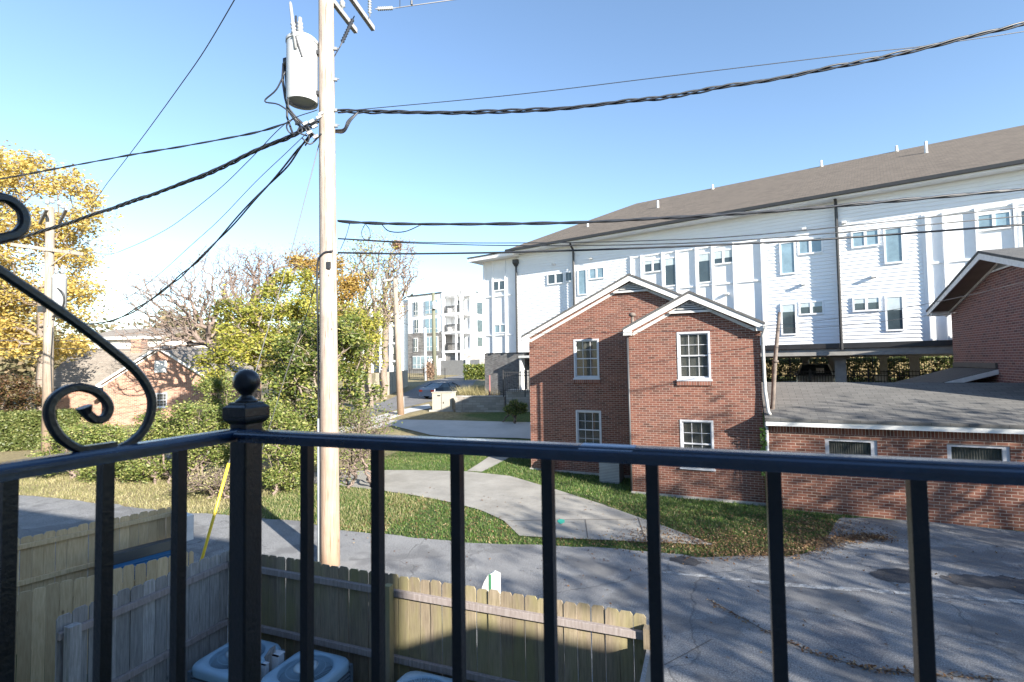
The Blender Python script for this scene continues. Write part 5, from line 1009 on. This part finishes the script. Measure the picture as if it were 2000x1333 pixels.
# ================================================================== STREET: CARS, BOXES, WALLS
RUB = plain('tyre_rubber', (.015, .015, .015), .8); RIM = plain('alloy_rim', (.4, .4, .42), .35, .8)
def car(name, label, loc, rz, paint, prof, belt, roof, W_=1.8, Lc=4.7, wr=.32, lights=True):
    r = thing(name, label, 'car', loc, rz); w = W_ / 2
    m = MB(); n = len(prof)      # prof: (x, ztop) along the body, lower body
    secs = []
    for x, zt, k in prof: secs.append([(x, -w * k, .22), (x, -w * k * 1.0, zt * .62), (x, -w * k * .93, zt), (x, w * k * .93, zt), (x, w * k, zt * .62), (x, w * k, .22)])
    for a, b in zip(secs, secs[1:]):
        for i in range(6): j = (i + 1) % 6; m.poly([a[i], b[i], b[j], a[j]])
    m.poly(secs[0]); m.poly(secs[-1][::-1]); body = m.build('body', paint, r, bevel=.03)
    m = MB(); bx = belt; rx = roof[:2]; zb, zr_ = roof[2], roof[3]
    m.hull([(bx[0], -w * .88, zb), (bx[1], -w * .88, zb), (bx[1], w * .88, zb), (bx[0], w * .88, zb)], [(rx[0], -w * .68, zr_ - .05), (rx[1], -w * .68, zr_ - .05), (rx[1], w * .68, zr_ - .05), (rx[0], w * .68, zr_ - .05)]); m.build('windows', GLASS, r)
    m = MB(); m.hull([(rx[0] - .04, -w * .70, zr_ - .055), (rx[1] + .04, -w * .70, zr_ - .055), (rx[1] + .04, w * .70, zr_ - .055), (rx[0] - .04, w * .70, zr_ - .055)], [(rx[0] + .1, -w * .6, zr_), (rx[1] - .1, -w * .6, zr_), (rx[1] - .1, w * .6, zr_), (rx[0] + .1, w * .6, zr_)])
    for sg in (-1, 1):
        for a, b in ((bx[0], rx[0]), (bx[1], rx[1]), ((bx[0] + bx[1]) / 2 + .1, (rx[0] + rx[1]) / 2 + .05)): m.beam((a, sg * w * .885, zb), (b, sg * w * .69, zr_ - .04), .07, .05)
    m.build('roof', paint, r)
    for sx in (prof[0][0] + .95, prof[-1][0] - .9):
        for sg in (-1, 1):
            c = (sx, sg * (w - .1), wr); m = MB(); m.lathe(Vector(c) - Vector((0, sg * .12, 0)), [(wr * .7, 0), (wr, .02), (wr, .2), (wr * .68, .23)], 20, Vector((0, sg, 0))); wh = m.build('wheel', RUB, r, True); m = MB(); m.lathe(Vector(c) + Vector((0, sg * .10, 0)), [(wr * .66, 0), (wr * .6, .02), (.05, .03)], 14, Vector((0, sg, 0))); m.build('rim', RIM, wh, True)
    x0, x1 = prof[0][0], prof[-1][0]
    for sg in (-1, 1):
        m = MB(); m.box(x0 - .02, x0 + .06, min(sg * w * .5, sg * w * .86), max(sg * w * .5, sg * w * .86), prof[1][1] - .3, prof[1][1] - .14); m.build('tail_light', plain('red_lens', (.12, .015, .012), .25), r)
        m = MB(); m.box(x1 - .06, x1 + .015, min(sg * w * .5, sg * w * .84), max(sg * w * .5, sg * w * .84), .5, .63); m.build('headlight', PORC, r)
        m = MB(); m.box(bx[1] - .45, bx[1] - .3, min(sg * w * .93, sg * w * 1.08), max(sg * w * .93, sg * w * 1.08), zb - .02, zb + .12); m.build('mirror', paint, r)
    return r
ca_ = G(868, 776); dd = G(905, 757) - G(830, 785); 
car('sports_coupe', 'dark blue sports coupe parked on the far street behind the utility cabinet', ca_, math.atan2(dd.y, dd.x) - R(24), plain('dark_blue_paint', (.03, .05, .09), .25), [(-2.25, .72, .9), (-2.1, .86, .97), (-1.2, .88, 1), (.6, .84, 1), (1.7, .70, .98), (2.2, .52, .85)], (-1.75, 1.15), (-.85, .25, .84, 1.25), Lc=4.5)
sv = P(1592, 735, 30); sv.z = float(hgt(sv.x, sv.y))
dv = (Vector((0, 0, 0)) - sv); s_ = car('white_suv', 'white sport utility vehicle parked under the raised building, paper behind its windscreen', sv, math.atan2(-sv.y, -sv.x) , plain('white_car_paint', (.7, .71, .72), .3), [(-2.3, .95, .95), (-2.2, 1.0, .98), (-1.0, 1.02, 1), (.9, 1.0, 1), (2.0, .93, .97), (2.3, .72, .9)], (-2.15, 1.1), (-1.95, .45, 1.0, 1.62), W_=1.95, wr=.36)
m = MB(); m.hull([(1.0, .05, 1.1), (1.0, .45, 1.1), (.98, .45, 1.1), (.98, .05, 1.1)], [(.72, .05, 1.38), (.72, .45, 1.38), (.70, .45, 1.38), (.70, .05, 1.38)]); m.build('paper_sheet', plain('white_paper', (.8, .8, .8), .8), s_)
# utility cabinet
q = G(855, 804); uc = thing('utility_cabinet', 'tall beige metal utility cabinet on a concrete pad in the lawn beside the street', 'cabinet', q, H.rz + R(14))
KH = q.dot(fwdH) / 1000; hh = 36 * KH; wd = 23 * KH
CAB = plain('beige_cabinet_paint', (.36, .34, .29), .5, var=.05)
m = MB(); m.box(-wd / 2, wd * 1.25, 0, wd * 1.2, .1, hh); m.build('body', CAB, uc, bevel=.02); m = MB(); m.box(-wd / 2 - .04, wd * 1.25 + .04, -.04, wd * 1.2 + .04, hh, hh + .05); m.build('lid', CAB, uc, bevel=.01); m = MB(); m.box(-wd / 2 - .15, wd * 1.25 + .15, -.15, wd * 1.2 + .15, -.15, .1); m.build('pad', CONC, uc)
m = MB(); m.box(-.02, .18, -.012, -.001, hh - .22, hh - .14); m.build('plate', DARK, uc); m = MB(); m.box(wd * .34, wd * .36, -.012, -.001, .15, hh - .05); m.box(wd * .5, wd * .54, -.03, -.001, .5, .62); m.build('door_seam', DARK, uc)
q = G(887, 797); fh = thing('fire_hydrant', 'small orange red fire hydrant between the beige cabinet and the stone wall', 'fire hydrant', q)
HYD = plain('hydrant_paint', (.5, .10, .06), .5)
m = MB(); m.lathe((0, 0, 0), [(.16, 0), (.16, .04), (.11, .05), (.11, .5), (.15, .52), (.15, .56), (.12, .6), (.1, .7), (.03, .75)], 16); m.build('barrel', HYD, fh, True); m = MB(); m.lathe((-.22, 0, .42), [(.05, 0), (.06, .02), (.06, .42), (.05, .44)], 10, Vector((1, 0, 0))); m.lathe((0, -.2, .38), [(.07, 0), (.07, .1)], 10, Vector((0, 1, 0))); m.build('outlet', HYD, fh); m = MB(); m.lathe((0, 0, .75), [(.03, 0), (.03, .06)], 6); m.build('cap_nut', HYD, fh)
# stone retaining wall
STONE = bricks('grey_stone', (.20, .18, .16), (.30, .28, .25), (.38, .36, .33), (.22, .2, .18), .5, .16, .02)
WFr = Frame(P(893, 800, 32.5), 100); wz = float(hgt(*WFr.w(0, 0, 0)[:2])); sR = WFr.on(985, 790)[0]; zT = WFr.on(935, 776)[1]
rw = fthing('retaining_wall', 'low grey stone retaining wall with a square end pillar below the ornamental grasses', 'wall', WFr)
m = MB(); m.box(.35, sR, 0, .35, wz - .5, zT); m.build('wall', STONE, rw); m = MB(); m.box(-.1, .35, -.05, .4, wz - .5, zT + .08); m.build('pillar', STONE, rw); m = MB(); m.box(.36, sR + .02, -.04, .39, zT + .001, zT + .07); m.build('coping', CONC, rw)
WF2 = Frame(P(985, 790, 31.5), 100); z2_ = WF2.on(1000, 767)[1]; s2_ = WF2.on(1045, 780)[0]
r3 = fthing('terrace_wall', 'higher pale stone terrace wall behind the small green bush', 'wall', WF2); m = MB(); m.box(0, s2_ + 2, .6, 1.0, wz - .3, z2_); m.build('wall', STONE, r3); m = MB(); m.box(-.05, s2_ + 2, .55, 3.0, z2_ + .001, z2_ + .07); m.build('coping', CONC, r3)
def ironfence(label, fr, s0, s1, zb, zt, gap=.12, posts=2.4, group=None, finial=True):
    f = fthing('iron_fence', label, 'fence', fr, group); m = MB(); s = s0
    while s < s1: m.box(s - .011, s + .011, -.011, .011, zb + .08, zt + (.06 if finial else 0)); s += gap
    m.build('pickets', DARK, f)
    for z in (zb + .15, zt - .22, zt - .03):
        m = MB(); m.box(s0, s1, -.0195, -.0115, z, z + .035); m.build('rail', DARK, f)
    s = s0
    while s < s1 + .1: m = MB(); m.box(s - .035, s + .035, -.035, .035, zb - .2, zt + .14); m.build('post', DARK, f); s += posts
    return f
ironfence('black iron fence on the terrace beside the white porch left of the brick house', Frame(P(983, 740, 30.5), 100), 0, 2.6, z2_, WF2.on(985, 727)[1], .13, 1.3)
IFr = Frame(P(1520, 735, 27), 180 - 57); zi = float(hgt(*IFr.w(3, 0, 0)[:2]))
ironfence('long black iron fence with pointed pickets in front of the parking under the white building', IFr, -1, 9, zi, IFr.on(1650, 726)[1], .12, 2.45)
gzb = float(hgt(*B.w(5, 16, 0)[:2]))
ironfence('black iron fence in front of the hedge on the far side of the parking', Frame(B.w(0, 15.2, 0), 180 - 54.3), -6, 14, gzb, gzb + 1.75, .13, 2.5)
BB = Frame(B.w(0, 16.0, 0), 180 - 54.3)
hedge('hedge', 'green hedge behind the iron fence on the far side of the covered parking', BB, -8, 14, 0, 1.0, gzb - .1, gzb + 1.55, 3600, 6, (.06, .13), HDG)
m = MB(BB.w(0, 4, 0)); a = BB
m.hull([a.w(-10, 4, -1), a.w(18, 4, -1), a.w(18, 4.3, -1), a.w(-10, 4.3, -1)], [a.w(-10, 4, gzb + 3.6), a.w(18, 4, gzb + 3.6), a.w(18, 4.3, gzb + 3.6), a.w(-10, 4.3, gzb + 3.6)]); o = m.build('boundary_wall', plain('tan_stucco', (.5, .38, .2), .9)); o.location = BB.w(0, 4, 0); tag(o, 'tan stucco wall glimpsed through the parking under the white building', 'wall')
q = P(1720, 738, 30); mt = thing('meter_box', 'pale rectangular box on a post in the covered parking beyond the iron fence', 'box', (q.x, q.y, float(hgt(q.x, q.y))), B.rz)
m = MB(); m.box(-.25, .25, -.1, .1, q.z - mt.location.z - .18, q.z - mt.location.z + .18); m.build('box', TRIMW, mt); m = MB(); m.box(-.04, .04, -.04, .04, 0, q.z - mt.location.z - .18); m.build('post', STEEL, mt)
# parking floor
drape('parking_floor', [B.w(s, .2, 0) for s in (-9.8, 2, 13.5)], [B.w(s, 14.8, 0) for s in (-9.8, 2, 13.5)], .03, M_STREET, n=60, m=40, keep=False)
# tall board fence by the street
a_ = G(745, 778); b_ = G(792, 757); dr = (b_ - a_); dr.z = 0; ang = math.degrees(math.atan2(dr.dot(rightH), dr.dot(fwdH)))
SFr = Frame(a_, ang); fl_ = dr.length; zt = P(745, 733, a_.dot(fwdH)).z
fence('board_fence', 'tall weathered board fence along the far street beyond the dark green tree', SFr, -2.0, fl_ + 1.5, zt + .2, float(a_.z) - .3, wood('pale_fence_wood', (.3, .26, .2), (.45, .4, .32), knots=False), (zt - .3,), W_RAIL, 1, (), pw=.14)

# ================================================================== LEFT BRICK HOUSE
LH = Frame(P(318, 760, 33), 84); lh = fthing('brick_house', 'red brick house with a white trimmed front gable behind the shrubs at the left', 'house', LH)
sa, za = LH.on(318, 676); sl_, zl = LH.on(192, 753); sr_, zr3 = LH.on(428, 747); hw3 = (sr_ - sl_) / 2; c3 = (sl_ + sr_) / 2; ze3 = (zl + zr3) / 2; zg = float(hgt(*LH.w(0, 0, 0)[:2])) - .6
BR3 = bricks('light_red_brick', (.24, .10, .06), (.33, .16, .10), (.38, .22, .15), (.45, .4, .35), .25, .085, .014)  # lighter red brick of the left house
vs0, vz1 = LH.on(303, 705); vs1, vz0 = LH.on(326, 728); ws0, wz1 = LH.on(303, 768); ws1, wz0 = LH.on(326, 796)
m = MB(); wallholes(m, c3 - hw3 + .3, c3 + hw3 - .3, zg, ze3 + .05, 0, [(ws0, ws1, wz0, wz1)], gable=(c3, za - .15)); m.poly([(c3 - hw3 + .3, 0, zg), (c3 - hw3 + .3, 0, ze3), (c3 - hw3 + .3, 3, ze3), (c3 - hw3 + .3, 3, zg)]); m.poly([(c3 + hw3 - .3, 0, zg), (c3 + hw3 - .3, 8, zg), (c3 + hw3 - .3, 8, ze3), (c3 + hw3 - .3, 0, ze3)]); m.build('gable_wall', BR3, lh)
SHB = shingles('tan_grey_shingle', (.22, .19, .16), (.33, .29, .25), row=.2, w=.35)
gable(lh, c3, hw3, ze3, za, -.3, 9, wallt=0, vent=False, roof=SHB, trim=TRIMW)
m = MB(); m.box(vs0, vs1, -.08, -.001, vz0, vz1)
for i in range(7): z = vz0 + (vz1 - vz0) * i / 7; m.box(vs0 + .05, vs1 - .05, -.11, -.081, z + .02, z + .07)
m.build('louvre_vent', TRIMW, lh); sash_window(lh, ws0, ws1, wz0, wz1, 0)
s0_ = c3 - hw3 - 5.2; m = MB(); m.box(s0_ + .3, c3 - hw3 + .2, 2.4, 9.0, zg, ze3 - .1); m.build('side_wall', BR3, lh)
rz_ = LH.on(230, 681, 5.7)[1]
m = MB(); m.hull([(s0_, 2.0, ze3 - .2), (c3, 2.0, ze3 - .2), (c3, 5.7, rz_), (s0_, 5.7, rz_)], [(s0_, 2.0, ze3 - .3), (c3, 2.0, ze3 - .3), (c3, 5.7, rz_ - .1), (s0_, 5.7, rz_ - .1)]); m.hull([(s0_, 9.4, ze3 - .2), (s0_, 5.7, rz_), (c3, 5.7, rz_), (c3, 9.4, ze3 - .2)], [(s0_, 9.4, ze3 - .3), (s0_, 5.7, rz_ - .1), (c3, 5.7, rz_ - .1), (c3, 9.4, ze3 - .3)]); m.build('side_roof', SHB, lh)
m = MB(); m.poly([(s0_ + .3, 2.4, ze3 - .2), (s0_ + .3, 9, ze3 - .2), (s0_ + .3, 5.7, rz_ - .15)]); m.build('end_wall', BR3, lh)
m = MB(); m.box(c3 - hw3 + -1.2, c3 - hw3 - .5, 5.2, 6.0, rz_ - .4, rz_ + .7); m.build('chimney', BR3, lh)
FH = Frame(P(230, 660, 62), 100); fh2 = fthing('pale_house', 'pale house with a white roof edge far behind the left brick house', 'house', FH)
a0, b0_ = FH.on(170, 676); a1, b1_ = FH.on(320, 648); zg = 1
m = MB(); m.box(a0, a1, 0, 8, zg, b1_ - .8); m.build('wall', plain('cream_wall', (.6, .57, .52), .8), fh2); m = MB(); m.hull([(a0 - .4, -.5, b1_ - .8), (a1 + .4, -.5, b1_ - .8), (a1 + .4, 4, b1_ + .6), (a0 - .4, 4, b1_ + .6)], [(a0 - .4, -.5, b1_ - .6), (a1 + .4, -.5, b1_ - .6), (a1 + .4, 4, b1_ + .8), (a0 - .4, 4, b1_ + .8)]); m.build('roof', SHB, fh2); m = MB(); m.box(a0 - .4, a1 + .4, -.56, -.503, b1_ - .85, b1_ - .5); m.build('fascia', TRIMW, fh2)
for k in range(5):
    s = a0 + 1.5 + k * (a1 - a0 - 3) / 4; m = MB(); m.box(s - .5, s + .5, -.04, -.001, 3.2, 4.8); m.build('window', GLASS, fh2)

# ================================================================== FAR APARTMENT BLOCK
AL = Frame(P(904, 700, 78), 124); AR = Frame(P(904, 700, 78), 34); zR = AL.on(904, 568)[1]; zB = 1.5
ab = fthing('apartment_block', 'far four storey white and grey apartment block with stacked corner balconies', 'building', AL)
GWALL = plain('grey_lap_siding', (.42, .48, .52), .7); GWALL2 = plain('grey_stucco', (.2, .2, .2), .8); GDK = bricks('charcoal_brick', (.13, .125, .12), (.2, .19, .18), (.26, .25, .24), (.2, .2, .2), .6, .2, .03)
sA, _ = AL.on(863, 650); sB, _ = AL.on(787, 650); sC, _ = AL.on(797, 650); sD, _ = AL.on(660, 650); zG = AL.on(830, 650)[1]
def abox(nm, mat, s0, s1, t0, t1, z0, z1, par=None): m = MB(); m.box(s0, s1, t0, t1, z0, z1); return m.build(nm, mat, par or ab)
abox('white_wall', WPANEL, sC, sA, 0, 14, zG, zR); abox('grey_base', GDK, sC, sA, -.05, 14, zB, zG - .01); abox('grey_wall', GWALL, sB - .5, sC - .01, .4, 14, zB, zR - .4)
abox('roof_edge', DARK, sC - .1, sA + .1, -.12, .0, zR + .002, zR + .18)
abox('balcony_back', WPANEL, sA + .01, -.3, 2.4, 14, zB, zR)
W2 = abs((AR.on(946, 650)[0]))
# right facade: in the frame of AL the wall runs back from s=0
abox('side_wall', WPANEL, -.29, -.001, 2.2, 2.2 + W2, zB + 3.3, zR); abox('side_base', GDK, -.29, .03, 2.2, 2.2 + W2, zB, zB + 3.29)
for ytop in (580, 612, 648, 685):
    z = AL.on(880, ytop)[1]; abox('balcony_slab', WPANEL, sA + .02, 0, -.1, 2.39, z - .35 if ytop > 600 else zR - .6, z if ytop > 600 else zR + .05)
for s in (sA + .3, -.25): m = MB(); m.box(s - .2, s + .2, -.1, .25, zB, zR); m.build('balcony_column', WPANEL, ab)
sm_ = AL.on(891, 650)[0]; abox('balcony_column', WPANEL, sm_ - .15, sm_ + .15, -.08, .2, zB, zR)
for ytop in (612, 648, 685):
    z = AL.on(880, ytop)[1]; m = MB()
    for i in range(36): s = sA + .5 + i * (abs(sA) - .8) / 36; m.box(s - .02, s + .02, -.05, -.01, z, z + 1.05)
    m.box(sA + .5, -.3, -.06, 0, z + 1.05, z + 1.12); m.build('balcony_rail', DARK, ab); abox('balcony_door', GLASS, sA + 1.4, sm_ - .3, 2.34, 2.39, z + .02, z + 2.2); abox('balcony_window', GLASS, sm_ + .5, -.8, 2.34, 2.39, z + .5, z + 2.1)
def awin(x0, y0, x1, y1, fr=AL, t=0):
    s0, _ = AL.on(x0, (y0 + y1) / 2); s1, _ = AL.on(x1, (y0 + y1) / 2); z1_ = AL.on((x0 + x1) / 2, y0)[1]; z0_ = AL.on((x0 + x1) / 2, y1)[1]
    m = MB(); m.box(s0 - .12, s1 + .12, -.14 + t, -.0505 + t, z0_ - .12, z1_ + .12); fr_ = m.build('window', TRIMW, ab); m = MB(); m.box(s0, s1, -.17 + t, -.141 + t, z0_, z1_); m.build('pane', GLASS if x1 - x0 < 12 else GLASSB, fr_); m = MB(); n_ = 2 if x1 - x0 > 12 else 1
    for i in range(1, n_ + 1): s = s0 + (s1 - s0) * i / (n_ + 1); m.box(s - .05, s + .05, -.19 + t, -.171 + t, z0_, z1_)
    zz = z0_ + (z1_ - z0_) * .28; m.box(s0, s1, -.192 + t, -.1711 + t, zz - .05, zz + .05); m.build('muntin', TRIMW, fr_)
for q in ((810, 591, 817, 615.5), (811.5, 625, 818, 650), (832, 588, 856, 612.5), (832, 623, 856, 650), (810, 662, 815.5, 686), (833, 659, 855, 685), (808, 697, 830, 719.5), (834, 697, 854, 718)): awin(*q)
for y0, y1 in ((586, 610), (622, 646), (657, 676)):
    z1_ = AL.on(904, y0)[1]; z0_ = AL.on(904, y1)[1]; m = MB(); m.box(.0, .06, 3.6, 5.0, z0_, z1_); m.build('side_window', GLASS, ab)
for y0, y1 in ((594, 603), (628, 636), (662, 670)):
    z1_ = AL.on(904, y0)[1]; z0_ = AL.on(904, y1)[1]; m = MB(); m.box(.0, .06, 2.2 + W2 * .86, 2.2 + W2 * .9, z0_, z1_); m.build('side_window', GLASS, ab)
# the wing of the block behind the trees
a2 = fthing('apartment_wing', 'far apartment wing with white framed balconies glimpsed through the leafless trees', 'building', AL)
sE = AL.on(655, 650)[0]; s9 = sB - .6; m = MB(); m.box(sE, s9, 2.2, 12, zB, zR - 1.2); m.build('wall', GWALL, a2); m = MB(); m.box(sE - .3, s9, 0, 2.19, zR - 1.2, zR - .8); m.build('roof', WPANEL, a2)
ns = 7; wS = (s9 - sE) / ns
for k in range(ns + 1): m = MB(); m.box(sE + k * wS - .25, sE + k * wS + .25, -.05, .4, zB, zR - 1.2); m.build('column', WPANEL, a2)
for fl_ in range(3):
    z = zB + 3.2 + fl_ * 3.0; m = MB(); m.box(sE, s9, 0, 2.19, z - .3, z); m.build('slab', WPANEL, a2); m = MB(); m.box(sE, s9, -.04, 0, z + .95, z + 1.05)
    for i in range(int((s9 - sE) / .3)): m.box(sE + i * .3 - .02, sE + i * .3 + .02, -.03, -.005, z, z + .95)
    m.build('balcony_rail', DARK, a2)
    for k in range(ns): m = MB(); m.box(sE + (k + .2) * wS, sE + (k + .75) * wS, 2.13, 2.19, z + .05, z + 2.3); m.build('window', GLASS, a2)
# low walls and gate in front of the block
zc_ = AL.on(880, 685)[1] - .36
abox('balcony_base', GDK, sA + .02, -.01, .3, 2.38, zB, zc_)
g1 = fthing('courtyard_wall', 'grey courtyard wall with white pillars at the foot of the far apartment block', 'wall', AL)
m = MB(); m.box(sA - .5, 5.5, -3.0, -2.75, zB - .5, zB + 3.0); m.build('wall', GWALL2, g1)
for s in (sA + .3, -2.2, 3.4): m = MB(); m.box(s - .3, s + .3, -3.15, -2.6, zB - .5, zB + 3.25); m.build('pillar', WPANEL, g1)
SHF = Frame(P(916, 712, 64), 100); q = float(hgt(*SHF.w(0, 0, 0)[:2]))
hedge('round_shrub', 'clipped green shrub against the grey base of the far apartment block', SHF, -.6, 2.2, 0, 1.2, q, q + 1.7, 700, 8, (.08, .18), DGR, 'shrub')
tree('pink_shrub', 'bare pinkish shrub at the bend of the far street', 'shrub', gp(838, 66), [LP(838, 722, 66, 8, 14)], 200, 6, .25, (.08, .16), GRY)
ironfence('low black iron fence at the foot of the far apartment block', Frame(P(800, 735, 70), 110), 0, 5.5, float(hgt(*P(820, 735, 70)[:2])), float(hgt(*P(820, 735, 70)[:2])) + 1.3, .3, 2.7, finial=False)
m = MB(); q = gp(957, 33.5); m.tube([(0, 0, 0), (0, 0, P(957, 733, 33.5).z - q.z)], .05, 8); o = m.build('bollard_post', plain('dull_red_post', (.25, .1, .1), .6)); o.location = q; tag(o, 'short dull red post among the ornamental grasses', 'post')
